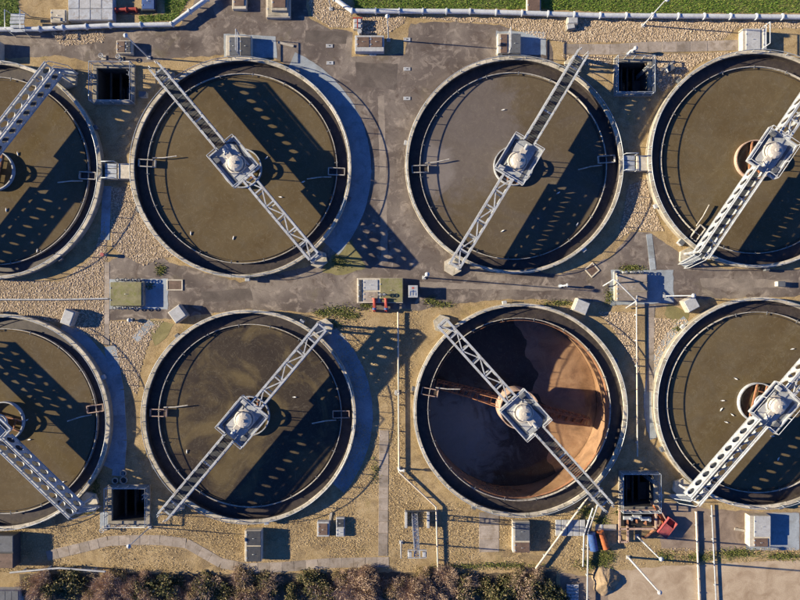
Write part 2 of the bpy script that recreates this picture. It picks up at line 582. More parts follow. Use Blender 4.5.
# turf along the top, moss, dirt and the yard
TURF = [
    [(340,-60),(900,-60),(900,13),(650,13),(520,9),(355,9)],
    [(-60,-60),(19,-60),(19,27),(-60,28)],
    [(160,-40),(212,-40),(176,21),(140,22),(138,16),(166,14)],
]
for i, g in enumerate(TURF):
    zone('turf', g, 3 * E, 'turf', 50 + i)
zone('moss', [(150,320),(175,324),(166,338),(156,346),(150,334)], 3*E, 'moss', 60)
zone('moss', [(668,304),(690,312),(684,326),(676,328),(664,314)], 3*E, 'moss', 61)
zone('moss', [(325,262),(352,240),(366,268),(340,276),(322,272)], 3*E, 'moss', 62)
zone('dirt', [(650,500),(720,510),(800,512),(880,512),(880,548),(700,552),(662,548),(655,520)], E, 'dirt', 63)
zone('yard', [(614,572),(660,566),(800,560),(900,560),(900,760),(600,760),(606,600)], E, 'yard', 64)
zone('leaf_litter', [(20,574),(120,574),(300,573),(392,572),(440,573),(556,572),(560,620),(20,620)], 1.1*E, 'litter', 66)
zone('dirt', [(560,572),(608,580),(606,760),(555,760)], 1.2*E, 'dirt', 65)

# concrete aprons round the tanks that show one
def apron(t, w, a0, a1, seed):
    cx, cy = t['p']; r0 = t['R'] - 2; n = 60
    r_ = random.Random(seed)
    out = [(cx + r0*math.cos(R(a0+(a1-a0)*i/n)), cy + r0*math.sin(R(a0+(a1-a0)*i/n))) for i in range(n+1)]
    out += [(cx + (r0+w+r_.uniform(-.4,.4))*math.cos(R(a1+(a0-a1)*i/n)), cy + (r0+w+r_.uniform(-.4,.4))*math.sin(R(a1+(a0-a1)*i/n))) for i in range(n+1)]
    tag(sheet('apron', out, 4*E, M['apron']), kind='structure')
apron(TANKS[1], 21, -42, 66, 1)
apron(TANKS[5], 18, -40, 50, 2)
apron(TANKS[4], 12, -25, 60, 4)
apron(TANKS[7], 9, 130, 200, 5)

# blue-tinted pads added under some chambers' shadows to colour the shade, repairs in the road
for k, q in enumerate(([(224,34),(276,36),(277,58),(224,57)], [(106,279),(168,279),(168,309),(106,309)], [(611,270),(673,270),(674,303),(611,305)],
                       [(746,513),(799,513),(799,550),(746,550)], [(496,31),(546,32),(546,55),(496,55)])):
    tag(sheet('shadow_tint_pad', rough_poly(P(*q), .5, 4, 80+k), 4*E, M['apron']), kind='structure')
for k, q in enumerate(([(378,96),(384,95),(388,262),(381,262)], [(306,30),(348,32),(346,44),(304,42)], [(420,282),(560,286),(559,291),(420,288)], [(200,292),(250,288),(254,300),(204,302)],
                       [(700,278),(790,280),(790,288),(702,287)], [(355,62),(398,64),(396,90),(357,86)], [(476,274),(506,275),(505,281),(477,280)])):
    tag(sheet('road_patch', rough_poly(P(*q), .6, 4, 90+k), 1.6*E, M['patch' if k % 2 else 'patchlight']), kind='structure')

# paths of separate slabs
slab_cache = {}
def path(name, pts, w, label_kind=None, slab=11.0, mat='slab', z=0.25, joint=0.18):
    root = bpy.data.objects.new(name, None); link(root); tag(root, kind='structure')
    r_ = random.Random(len(pts) * 13 + int(w))
    q = [Vector(G(*p)) for p in pts]
    for a, b in zip(q[:-1], q[1:]):
        d = b - a; L = d.length; ang = math.atan2(d.y, d.x)
        k = max(1, round(L / slab)); s = L / k
        for i in range(k):
            c = a + d * ((i + .5) / k)
            key = (round(s, 1), w, mat)
            if key not in slab_cache:
                slab_cache[key] = MB().box(-s/2+joint/2, s/2-joint/2, -w/2, w/2, -0.5, 0.0, 0.1).mesh('slab', M[mat])
            o = place('slab', slab_cache[key], root, (c.x, c.y, z + r_.uniform(-.05, .06)), ang)
            o.rotation_euler = (r_.uniform(-.006, .006), r_.uniform(-.006, .006), ang + r_.uniform(-.006, .006))
    return root
path('footpath', [(384,430),(383,556)], 9.5)
path('footpath', [(389,562),(330,563),(282,567),(246,568),(221,563),(200,551),(186,543),(160,540),(130,540),(108,541),(80,548),(47,556)], 10)
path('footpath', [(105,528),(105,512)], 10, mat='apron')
path('footpath', [(563,49),(610,49.5),(648,47),(690,46.5),(742,45)], 10.5, slab=16)
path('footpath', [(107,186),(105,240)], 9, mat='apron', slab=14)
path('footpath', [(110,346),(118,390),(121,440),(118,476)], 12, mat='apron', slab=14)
path('footpath', [(649,234),(653,270)], 6, mat='apron')
path('footpath', [(651,306),(650,392)], 7)
path('footpath', [(489,512),(489,552)], 20, slab=13)
path('footpath', [(107,262),(107,345)], 5)
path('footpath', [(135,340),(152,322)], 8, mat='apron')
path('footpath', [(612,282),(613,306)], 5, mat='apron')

# ------------------------------------------------------------------ tanks
post_mesh = MB().bar((0,0,WALL-.2), (0,0,RAIL), .55).mesh('rail_post', M['galv'])
wbr_me = MB().bar((-2.2, 0, 3.9), (1.4, 0, 4.3), .6).mesh('weir_bracket', M['grey'])
TL = ['round settling tank cut by the left edge, upper row',
      'round settling tank with olive brown water, second in upper row, blue shaded apron beside it',
      'round settling tank with grey purple film, in upper row above the drained tank',
      'round settling tank cut by the right edge, upper row',
      'round settling tank cut by the left edge, lower row',
      'round settling tank with dark blotchy water, second in lower row',
      'drained round tank with rust coloured floor and rake arms',
      'round settling tank with gulls resting on it, cut by right edge, lower row']

def make_tank(i, t):
    cx, cy = t['p']; Rr = t['R']
    root = thing('settling_tank', TL[i], 'tank', (cx, cy, 0), 0, 'round settling tanks')
    n = 128
    ph = i * 1.7
    def wob(a, r, z): return .18*math.sin(7*a+ph) + .14*math.sin(19*a+2*ph) + .12*math.sin(43*a+ph)
    MB().ring(Rr-3.0, Rr-.5, -1.5, WALL-1.2, n).build('outer_wall', M['wall'], root)
    nc = 36
    seg = MB(); da = 2*PI/nc; ga = .16/Rr
    vs_ = []; m_ = 4
    for q in range(m_+1):
        a = -da/2 + ga + (da-2*ga)*q/m_
        for (rr_, z) in ((Rr-3.5, WALL-1.2), (Rr, WALL-1.2), (Rr, WALL-.25), (Rr-.25, WALL), (Rr-3.25, WALL), (Rr-3.5, WALL-.25)):
            vs_.append((rr_*math.cos(a), rr_*math.sin(a), z))
    fs = [(q*6+k, q*6+(k+1) % 6, q*6+6+(k+1) % 6, q*6+6+k) for q in range(m_) for k in range(6)]
    fs += [tuple(reversed(range(6))), tuple(range(m_*6, m_*6+6))]
    seg.add(vs_, fs)
    sm = seg.mesh('coping_stone', M['coping'])
    cr = random.Random(i)
    for k in range(nc):
        a = 2*PI*k/nc
        d_ = cr.uniform(-.18, .18)
        place('coping_stone', sm, root, (d_*math.cos(a), d_*math.sin(a), cr.uniform(-.06, .06)), a)
    # launder channel between the wall and the weir
    rw = Rr - 15.0
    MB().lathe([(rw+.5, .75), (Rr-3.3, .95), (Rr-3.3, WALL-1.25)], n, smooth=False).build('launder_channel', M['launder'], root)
    lip = MB().lathe([(rw-.1, 0), (rw-.1, 4.2), (rw+.5, 4.2), (rw+.5, -.6)], n, smooth=False)
    lip.build('weir_plate', M['weir'], root)
    sc = MB().lathe([(rw-2.3, 0.5), (rw-2.3, 3.0), (rw-2.0, 3.0), (rw-2.0, .5)], n, smooth=False)
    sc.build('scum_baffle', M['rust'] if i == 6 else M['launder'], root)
    for k in range(18):
        a = 2*PI*k/18 + .06*i
        c, s = math.cos(a), math.sin(a)
        place('weir_bracket', wbr_me, root, (rw*c, rw*s, 0), a)
    # guard rail on the coping: posts, top rail
    rr = Rr - 1.4
    MB().tube([(rr*math.cos(2*PI*k/96), rr*math.sin(2*PI*k/96), RAIL) for k in range(96)], .33, 5, True).build('guard_rail', M['galv'], root)
    np_ = 40
    for k in range(np_):
        a = 2*PI*(k+.3)/np_
        place('rail_post', post_mesh, root, (rr*math.cos(a), rr*math.sin(a), 0), a)
    # small junction boxes and outlet valves fixed outside the wall
    for j in range(5):
        a = R(23 + 71*j + 37*i)
        jb = MB().box(Rr-.2, Rr+3.2, -2.2, 2.2, 2.5 + j % 2, 6.2, .25)
        jo = jb.build('junction_box', M['palegrey' if j % 2 else 'grey'], root, rz=a)
        MB().tube([(Rr+1.5, 0, 0), (Rr+1.5, 0, 3)], .5, 6).build('conduit', M['galv'], jo)
    # feed well drum with rusty bars
    zt = 6.0
    zb = -20 if not t['w'] else 0
    MB().lathe([(19.6, zb), (19.6, zt), (18.6, zt), (18.6, zb)], 48, smooth=False).build('feed_well', M['rustpaint'] if i in (3,6) else M['white'], root)
    for dy in (-5, 5):
        w_ = math.sqrt(18.6**2 - dy*dy)
        MB().bar((-w_, dy, zt-1.2), (w_, dy, zt-1.2), 1.3, 1.6).build('feed_well_bar', M['rust'], root).rotation_euler = (0, 0, R(t['ang']+28))
    for dy in (-11, 0, 11):
        MB().bar((dy, -5, zt-1.4), (dy, 5, zt-1.4), 1.0, 1.2).build('feed_well_bar', M['rust'], root).rotation_euler = (0, 0, R(t['ang']+28))
    if t['w']:
        col = MB().lathe([(3.2, 0), (3.2, 12)], 20, caps=True); col.build('centre_column', M['rust'], root)
    # scum boxes over the weir
    sides = {1: (177, -2), 2: (182, 4), 3: (232,), 4: (8,), 5: (178, 1), 6: (169,), 0: (-3,)}.get(i, ())
    for a in sides:
        sb = MB(); x0, x1 = rw-8, rw+8
        for y in (-3.4, 3.4): sb.bar((x0, y, 4.2), (x1, y, 4.2), .7, 3.2)
        for x in (x0, x1): sb.bar((x, -3.7, 4.2), (x, 3.7, 4.2), .7, 3.2)
        o = sb.build('scum_box', M['rustpaint'] if i in (4, 5, 6) else M['weir'], root, rz=R(a))
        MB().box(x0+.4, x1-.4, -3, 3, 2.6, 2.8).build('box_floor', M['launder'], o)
        arm = MB().tube([(x0+3, -5.5, 4.5), (x0-8, -6.2, 5.0), (x0-21, -8.5, 5.2)], .6, 6)
        arm.build('scum_arm', M['weir'], root, rz=R(a))
    # floor / water
    if t['w']:
        w = MB()
        w.lathe([(rw-.3, WATER), (rw*.6, WATER), (20, WATER), (.01, WATER)], n, smooth=False)
        w.v = [(x + cx, y + cy, z) for x, y, z in w.v]
        w.f = [tuple(reversed(f)) if False else f for f in w.f]
        tag(w.build('water', M[t['w']]), kind='structure')
    else:
        nr = 24; vs_ = []; fs = []
        def fz(x, y):
            q = min(1, max(0, (x + .25*y - 6) / 80)); q = q*q*(3-2*q)
            return -40 + 5.5*q + .35*math.sin(x*.11+y*.07) + .3*math.sin(y*.16-x*.05+1) + .25*math.sin(x*.31+2)*math.sin(y*.27)
        fl = MB()
        for j in range(nr+1):
            rr_ = (rw-.2)*(1-j/nr) + .01
            for k in range(n):
                a_ = 2*PI*k/n
                x_, y_ = rr_*math.cos(a_), rr_*math.sin(a_)
                vs_.append((x_, y_, fz(x_, y_)))
        fs = [(j*n+k, j*n+(k+1) % n, (j+1)*n+(k+1) % n, (j+1)*n+k) for j in range(nr) for k in range(n)]
        fl.add(vs_, fs, True)
        fl.build('tank_floor', M['sediment'], root)
        MB().lathe([(rw+.1, 0), (rw+.1, -42)], n).build('inner_wall', M['sediment'], root)
        shade_sludge = MB().lathe([(rw-.1, -38.9), (rw*.5, -38.9), (.01, -38.9)], n, smooth=False)  # pool added to darken the shaded side of the floor
        shade_sludge.v = [(x + cx, y + cy, z) for x, y, z in shade_sludge.v]
        tag(shade_sludge.build('water', M['shade_sludge']), kind='structure')  # added pool standing in for shade on the drained floor
        MB().lathe([(6, -40), (5, 12)], 24).build('centre_column', M['rust'], root)
        # four rake arms, each a lattice boom
        for a in (166, -14):
            arm = MB(); L = 82
            top = lambda s, y: (18 + s*(L-18), y*(1-.2*s), -17 - 5*s)
            bot = lambda s, y: (18 + s*(L-18), y*1.5*(1-.2*s), -29 - 3*s)
            for y in (-4, 4):
                arm.bar(top(0,y), top(1,y), 1.0); arm.bar(bot(0,y), bot(1,y), 1.0)
            N = 9
            for k in range(N+1):
                s = k / N
                arm.bar(top(s,-4), top(s,4), .7); arm.bar(bot(s,-4), bot(s,4), .7)
                for y in (-4, 4):
                    arm.bar(top(s,y), bot(s,y), .7)
                    if k < N: arm.bar(bot(s,y), top((k+1)/N,y), .6)
            o = arm.build('rake_arm', M['rust'], root, rz=R(a))
            for k in range(8):
                s = (k+.5)/8
                x = 18 + s*(L-18)
                MB().bar((x-2.4, -5, -34.2 + 0*s), (x+2.4, 5, -34.2), .5, 3.0).build('scraper_blade', M['rust'], o)
            for yy in (-7, 7):
                MB().tube([(16, yy*.6, 0), (70, yy*.3, -20)], .4, 6).build('tie_rod', M['rust'], o)
    return root
for i, t in enumerate(TANKS):
    make_tank(i, t)

# ------------------------------------------------------------------ bridges
ZB, ZT = 19.0, 31.0; HW = 5.1; HL = 122.0; PITCH = 10.9; HR = 3.9
def girder_bm():
    """deep plate girder with a row of round openings, flanges top and bottom; runs along x"""
    mb = MB(); th = .45; nseg = 24
    nb = int((HL-19) // PITCH); x0 = 19.0; L = nb*PITCH
    zc = (ZB+ZT)/2; hh = (ZT-ZB)/2
    def rect_pt(a):
        c, s = math.cos(a), math.sin(a)
        k = min((PITCH/2)/abs(c) if abs(c) > 1e-6 else 1e9, hh/abs(s) if abs(s) > 1e-6 else 1e9)
        return k*c, k*s
    ca = math.atan2(hh, PITCH/2)
    angs = sorted(set([2*PI*k/nseg for k in range(nseg)] + [ca, PI-ca, PI+ca, 2*PI-ca]))
    m = len(angs)
    for b in range(nb):
        cx = x0 + (b+.5)*PITCH
        vs_ = []
        for y in (-th, th):
            for a in angs:
                rx, rz = rect_pt(a); vs_.append((cx+rx, y, zc+rz))
            for a in angs:
                vs_.append((cx+HR*math.cos(a), y, zc+HR*math.sin(a)))
        fs = []
        for k in range(m):
            l = (k+1) % m
            fs.append((k, l, m+l, m+k))
            fs.append((2*m+l, 2*m+k, 3*m+k, 3*m+l))
            fs.append((m+k, m+l, 3*m+l, 3*m+k))
        mb.add(vs_, fs)
    mb.box(x0, x0+L, -1.0, 1.0, ZT, ZT+.5)
    mb.box(x0, x0+L, -1.0, 1.0, ZB-.5, ZB)
    return mb
girder_me = girder_bm().mesh('girder', M['white'])
cross_me = MB().bar((0,-HW+.5,0), (0,HW-.5,0), 1.3, 1.0).mesh('cross_member', M['white'])
brace_me = MB().bar((0,-HW+1.1,0), (PITCH,HW-1.1,0), .9, .6).mesh('diagonal_brace', M['white'])
brace2_me = MB().bar((0,HW-1.1,0), (PITCH,-HW+1.1,0), .9, .6).mesh('diagonal_brace', M['white'])
deck_me = MB()
for yy in np.arange(-3.6, 3.7, 0.8): deck_me.bar((-PITCH/2+.25, yy, 0), (PITCH/2-.25, yy, 0), .5, .5)
for xx in np.linspace(-PITCH/2+.3, PITCH/2-.3, 6): deck_me.bar((xx, -4.0, -.3), (xx, 4.0, -.3), .6, .5)
deck_me = deck_me.mesh('deck_panel', M['grating'])
wpost_me = MB().bar((0,0,ZT+.5), (0,0,ZT+1.4), .55).mesh('rail_post', M['white'])
PZ = 28.0; PX, PY = 19.0, 15.6
ppost_me = MB().bar((0,0,PZ), (0,0,PZ+7.5), .5).mesh('rail_post', M['white'])
plat_deck = MB().prism([(-PX,-PY),(PX,-PY),(PX,PY),(-PX,PY)], PZ-1.4, PZ).mesh('platform_deck', M['deck'])
dome_prof = [(7.6,0),(7.6,2.4),(7.2,4.0),(5.6,5.2),(3.4,5.8),(1.6,6.0),(1.6,7.0),(.01,7.0)]
dome_me = MB().lathe(dome_prof, 12, 0, 0, False).mesh('drive_cover', M['dome'])
GL = 19.0 + int((HL-19) // PITCH)*PITCH
BL = ['white walkway bridge running off the left edge, upper row, its right girder in shade',
      'white bridge with drive platform over the olive brown tank beside the blue shaded apron',
      'white bridge with drive platform over the tank filmed grey purple',
      'white bridge with drive platform over the right edge tank, upper row',
      'blue shaded walkway bridge running off the left edge, lower row',
      'white bridge with drive platform over the dark blotchy tank',
      'white bridge with drive platform spanning the drained rusty tank',
      'white bridge with drive platform over the right edge tank with resting gulls']

def make_bridge(i, t):
    cx, cy = t['p']
    b = thing('tank_bridge', BL[i], 'bridge', (cx, cy, 0), R(t['ang']), 'bridges across the settling tanks')
    L = 2*GL
    for s in (-1, 1):
        place('girder', girder_me, b, (0, s*HW, 0))
        place('girder', girder_me, b, (0, s*HW, 0), PI)
        MB().bar((-19, s*HW, 24), (19, s*HW, 24), 1.2, 6).build('platform_beam', M['white'], b)
    bays = 6; bl = (GL-20)/bays
    for k in range(bays+1):
        x = -20 - bl*k
        place('cross_member', cross_me, b, (x, 0, ZT-.2))
        place('cross_member', cross_me, b, (x, 0, ZB-.1))
        if k < bays:
            y = HW-1.1 if (k + i) % 2 else -HW+1.1
            MB().bar((x, y, ZT-.3), (x-bl, -y, ZT-.3), 1.1, .7).build('diagonal_brace', M['white'], b)
    for k in range(7):
        place('cross_member', cross_me, b, (20 + (GL-20.6)*k/6, 0, ZB-.1))
    for k in (2, 5):
        place('cross_member', cross_me, b, (20 + (GL-20)*k/6, 0, ZT-1.5))
    # walkway half: grating panels, rails above the girders
    k = 0
    x = 18 + PITCH/2
    while x < L/2:
        place('deck_panel', deck_me, b, (x, 0, 21.2)); x += PITCH
    for s in (-1, 1):
        MB().bar((19, s*HW, ZT+1.9), (L/2+1, s*HW, ZT+1.9), .5, 1.5).build('hand_rail', M['white'], b)
        xx = 22
        while xx < L/2:
            place('rail_post', wpost_me, b, (xx, s*HW, 0)); xx += PITCH
    # drive platform
    p = place('drive_platform', plat_deck, b)
    for (xa, ya, xb, yb) in ((-PX,-PY,PX,-PY),(-PX,PY,PX,PY),(-PX,-PY,-PX,PY),(PX,-PY,PX,-5.5),(PX,5.5,PX,PY)):
        MB().tube([(xa,ya,PZ+7.5),(xb,yb,PZ+7.5)], .34, 6).build('platform_rail', M['white'], p)
        MB().bar((xa,ya,PZ+1.1),(xb,yb,PZ+1.1), 1.2, 2.2).build('toe_board', M['white'], p)
    for (xa, ya) in ((-PX,-PY),(0,-PY),(PX,-PY),(-PX,PY),(0,PY),(PX,PY),(-PX,0),(PX,-5.5),(PX,5.5)):
        place('rail_post', ppost_me, p, (xa, ya, 0))
    MB().box(-11, 13, -9.5, 9.5, PZ, PZ+.5, .15).build('drive_base', M['palegrey'], p)
    d = place('drive_cover', dome_me, p, (-2, 0, PZ+.5))
    MB().lathe([(9.6,0),(9.6,.7),(8.4,.7)], 32).build('cover_flange', M['dome'], d)
    MB().box(5, 12, -3, 3, PZ+.5, PZ+3.4, .5).build('gearbox', M['dome'], p)
    MB().tube([(10, 0, PZ+2.4), (15.5, 0, PZ+2.4)], 1.7, 14).build('motor', M['palegrey'], p)
    d.rotation_euler = (0, 0, i*.37)
    cs = -1 if i % 2 else 1
    MB().box(-17, -13.5, cs*10-3, cs*10+3, PZ, PZ+4, .3).build('control_box', M['palegrey' if i % 3 else 'grey'], p)
    MB().tube([(-13.5, cs*9, PZ+.6), (-10, cs*(6+i % 3), PZ+.5), (-7, cs*7, PZ+.6), (-4, cs*8.5, PZ+.6), (14, cs*12.5, PZ+.5), (19.5, cs*4.5, PZ+1)], .35, 6).build('cable', M['black'], p)
    if i % 2: MB().box(9, 15, -cs*13.5, -cs*9.5, PZ, PZ+2.2, .3).build('tool_box', M['grey'], p) if cs < 0 else MB().box(9, 15, -13.5, -9.5, PZ, PZ+2.2, .3).build('tool_box', M['grey'], p)
    for yy in (-11, 11):
        MB().box(-16, 16, yy-1.6, yy+1.6, PZ, PZ+.25, .05).build('chequer_plate', M['grey'], p)
    # hoop hung below the platform
    cage = MB().tube([(8*math.cos(2*PI*k/40), 8*math.sin(2*PI*k/40), 12.0) for k in range(40)], 1.0, 6, True)
    cage.build('slewing_hoop', M['galv'], p)
    MB().bar((-8,0,12.0),(8,0,12.0), 2.0, 1.2).build('hoop_bar', M['galv'], p).rotation_euler = (0,0,-R(t['ang']))
    for a in (45, 135, 225, 315):
        MB().bar((8*math.cos(R(a)), 8*math.sin(R(a)), 12),(8*math.cos(R(a)), 8*math.sin(R(a)), PZ-1.4), .6).build('hanger', M['galv'], p)
    # supports at both ends: concrete pad, two legs, cap beam
    for s in (-1, 1):
        xe = s*(t['R'] + 8.5)
        pad = [(xe + 9.5*math.cos(2*PI*(k+.5)/6), 9.5*math.sin(2*PI*(k+.5)/6)) for k in range(6)]
        MB().prism(pad, -.5, 3.0).build('footing', M['coping'], b)
        for y in (-HW, HW):
            MB().bar((xe, y, 3.0), (xe, y, ZB-1.6), 1.7).build('leg', M['white'], b)
            MB().bar((xe, y, 4), (xe - s*1.0, -y*.9, ZB-2), .5).build('leg_brace', M['white'], b)
        MB().bar((xe, -HW-1.2, ZB-1.1), (xe, HW+1.2, ZB-1.1), 2.0, 1.1).build('cap_beam', M['white'], b)
    # stair down from the walkway end
    st = MB(); xe = L/2
    for y in (-3.4, 3.4):
        st.bar((xe, y, 21), (xe+9, y, .5), .6, 1.6)
    for k in range(9):
        q = (k+.5)/9
        st.bar((xe+9*q, -3.4, 21-20.5*q), (xe+9*q, 3.4, 21-20.5*q), 1.6, .4)
    st.build('stair', M['galv'], b)
    for y in (-3.6, 3.6):
        MB().tube([(xe, y, ZT+1.9), (xe+3, y, ZT+1), (xe+10, y, 9.5), (xe+10, y, .2)], .4, 6).build('stair_rail', M['white'], b)
    return b
for i, t in enumerate(TANKS):
    make_bridge(i, t)

# ------------------------------------------------------------------ pits
PL = ['square sunken pit with steel railing between the two upper left tanks',
      'square sunken pit with steel railing between the two upper right tanks',
      'square sunken pit with steel railing below the two lower left tanks',
      'square sunken pit with steel railing beside the rusty red machine']
def make_pit(i, p):
    x0, x1, y0, y1 = pit_rect(p)
    cx, cy = (x0+x1)/2, (y0+y1)/2; w, h = (x1-x0)/2, (y1-y0)/2
    o = thing('sunken_pit', PL[i], 'pit', (cx, cy, 0), 0, 'square sunken pits')
    sh = MB()
    vs_ = []
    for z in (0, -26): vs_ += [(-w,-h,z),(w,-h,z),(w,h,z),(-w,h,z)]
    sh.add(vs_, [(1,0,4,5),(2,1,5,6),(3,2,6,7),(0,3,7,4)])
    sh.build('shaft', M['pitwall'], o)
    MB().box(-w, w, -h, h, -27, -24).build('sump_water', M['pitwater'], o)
    for (a, b_, c, d) in ((-w-4, w+4, h, h+4), (-w-4, w+4, -h-4, -h), (-w-4, -w, -h, h), (w, w+4, -h, h)):
        MB().box(a, b_, c, d, -.5, 2.4, .25).build('kerb', M['wall'], o)
    wr, hr = w+3, h+3
    pts = [(-wr,-hr),(wr,-hr),(wr,hr),(-wr,hr)]
    for z in (11.0, 7.0):
        MB().tube([(x, y, z) for x, y in pts], .5 if z > 10 else .35, 6, True).build('guard_rail', M['galv'], o)
    pm = MB().bar((0,0,2.4),(0,0,11), .7).mesh('rail_post', M['galv'])
    for k in range(4):
        a, b2 = pts[k], pts[(k+1) % 4]
        for q in (0, .25, .5, .75):
            place('rail_post', pm, o, (a[0]+(b2[0]-a[0])*q, a[1]+(b2[1]-a[1])*q, 0))
    for k in range(3):
        x = -w*.5 + w*.5*k
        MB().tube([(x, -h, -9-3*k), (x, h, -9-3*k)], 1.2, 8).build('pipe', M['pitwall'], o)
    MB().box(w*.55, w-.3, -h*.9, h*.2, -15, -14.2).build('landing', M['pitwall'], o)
    lad = MB()
    for y in (-2, 2): lad.bar((w-1.2, h*.6+y, -24), (w-1.2, h*.6+y, 8), .5)
    for k in range(12): lad.bar((w-1.2, h*.6-2, -22+k*2.4), (w-1.2, h*.6+2, -22+k*2.4), .4)
    lad.build('ladder', M['galv'], o)
    v = MB().tube([(-w-2.5, h*.4, 2.4), (-w-2.5, h*.4, 6)], .5, 8)
    v.build('valve_stem', M['white'], o)
    MB().tube([(-w-2.5+1.8*math.cos(2*PI*k/16), h*.4+1.8*math.sin(2*PI*k/16), 6) for k in range(16)], .35, 5, True).build('hand_wheel', M['white'], o)
for i, p in enumerate(PITS):
    make_pit(i, p)

def clutter(px, py, rz, label, kind):
    x_, y_ = G(px, py)
    if kind == 'valve':
        o = thing('valve_post', label, 'valve', (x_, y_, 0), R(rz), 'valve posts in the ground')
        MB().box(-2.4, 2.4, -2.4, 2.4, -.1, .8, .15).build('base', M['block'], o)
        MB().tube([(0,0,.5),(0,0,6)], .6, 8).build('stem', M['galv'], o)
        MB().tube([(2.1*math.cos(2*PI*k/16), 2.1*math.sin(2*PI*k/16), 6) for k in range(16)], .35, 5, True).build('hand_wheel', M['white'], o)
        MB().bar((-2,0,6),(2,0,6), .35).build('wheel_spoke', M['white'], o)
    elif kind == 'hydrant':
        o = thing('stand_pipe', label, 'stand pipe', (x_, y_, 0), R(rz), 'stand pipes')
        MB().tube([(0,0,-.2),(0,0,6.5),(1.5,0,8),(4.5,0,8)], 1.0, 10).build('pipe_bend', M['pipe'], o)
        MB().tube([(4.3,0,8),(5.3,0,8)], 1.7, 12).build('flange', M['pipe'], o)
        MB().tube([(0,0,-.2),(0,0,.7)], 2.0, 12).build('base_flange', M['galv'], o)
    elif kind == 'plank':
        o = thing('loose_plank', label, 'plank', (x_, y_, 0), R(rz), 'loose planks')
        MB().box(-8, 8, -1.2, 1.2, .3, 1.0, .1).build('plank', M['block'], o)
        for x in (-6, 6): MB().box(x-.5, x+.5, -1.6, 1.6, -.1, .3).build('batten', M['wall'], o)
    else:
        o = thing('utility_box', label, 'box', (x_, y_, 0), R(rz), 'small utility boxes')
        MB().box(-3.4, 3.4, -2.4, 2.4, -.1, 5, .25).build('body', M['palegrey'], o)
        MB().box(-3.7, 3.7, -2.7, 2.7, 5, 5.6, .2).build('lid', M['grey'], o)
clutter(104, 58, 0, 'valve post left of two just above the upper left pit', 'valve')
clutter(121, 59, 0, 'valve post right of two just above the upper left pit', 'valve')
clutter(628, 54, 20, 'bent stand pipe on the upper side of the upper right pit', 'hydrant')
clutter(145, 96, 0, 'small utility box between the upper left pit and the olive brown tank', 'box')
clutter(668, 70, 30, 'small utility box on gravel beside the upper right edge tank', 'box')
clutter(680, 242, 50, 'small utility box at the lower left rim of the upper right edge tank', 'box')
clutter(286, 44.5, -14, 'pale loose plank right of the dark twin cover chamber', 'plank')
clutter(667, 66, 35, 'pale loose plank on the gravel at the upper right edge tank', 'plank')
clutter(397, 392, 0, 'valve post halfway along the thin cream pipe', 'valve')
clutter(399, 468, 0, 'bent stand pipe at the bend of the thin cream pipe', 'hydrant')
clutter(105, 528, 15, 'valve post on the slabs below the lower left pit', 'valve')
clutter(658, 494, 0, 'valve post at the right side of the pit by the rusty red machine', 'valve')
clutter(330, 520, 80, 'loose plank leaning low at the lower right of the dark blotchy tank', 'plank')
clutter(742, 530, -10, 'loose plank lying on dirt left of the white fronted chamber', 'plank')
clutter(778, 284, 0, 'small utility box on the road at the right edge', 'box')
clutter(560, 286, 8, 'bent stand pipe on the road above the drained tank', 'hydrant')

# ------------------------------------------------------------------ chambers with covers
def chamber(label, x0, x1, y0, y1, h, covers, body='coping', bars=(), name='covered_chamber', rz=0.0, bevel=.3, lip=1.0, cat='chamber', group='low covered chambers'):
    """rect as seen at the top; covers: (fx0, fx1, fy0, fy1, mat) in fractions, fy from the upper side down"""
    ax, ay = G(x0, y0, h); bx, by = G(x1, y1, h)
    cx, cy = (ax+bx)/2, (ay+by)/2; w, d = bx-ax, ay-by
    o = thing(name, label, cat, (cx, cy, 0), R(rz), group)
    MB().box(-w/2, w/2, -d/2, d/2, -.3, h-.6, bevel).build('body', M[body], o)
    for (fx0, fx1, fy0, fy1, m) in covers:
        c = MB().box(-w/2+w*fx0+.25, -w/2+w*fx1-.25, d/2-d*fy1+.25, d/2-d*fy0-.25, h-.6, h, .25)
        co = c.build('cover', M[m], o)
        xm, ym = -w/2+w*(fx0+fx1)/2, d/2-d*(fy0+fy1)/2
        for hy in (.25, .75):
            yh = d/2-d*(fy0+(fy1-fy0)*hy)
            MB().box(-w/2+w*fx0-.1, -w/2+w*fx0+1.1, yh-.7, yh+.7, h-.3, h+.3, .08).build('hinge', M['galv'], co)
        MB().tube([(xm-1, ym, h-.1), (xm-1, ym, h+.6), (xm+1, ym, h+.6), (xm+1, ym, h-.1)], .18, 5).build('handle', M['galv'], co)
    for (fx, fy0, fy1, zz) in bars:
        x = -w/2 + w*fx
        ya, yb = d/2-d*fy0, d/2-d*fy1
        for zr in (h+zz*.52, h+zz):
            MB().tube([(x, ya, zr), (x, yb, zr)], .42, 6).build('hand_rail', M['white'], o)
        for yy in (ya, yb):
            MB().tube([(x, yy, h-.6), (x, yy, h+zz)], .4, 6).build('rail_post', M['white'], o)
    return o, w, d

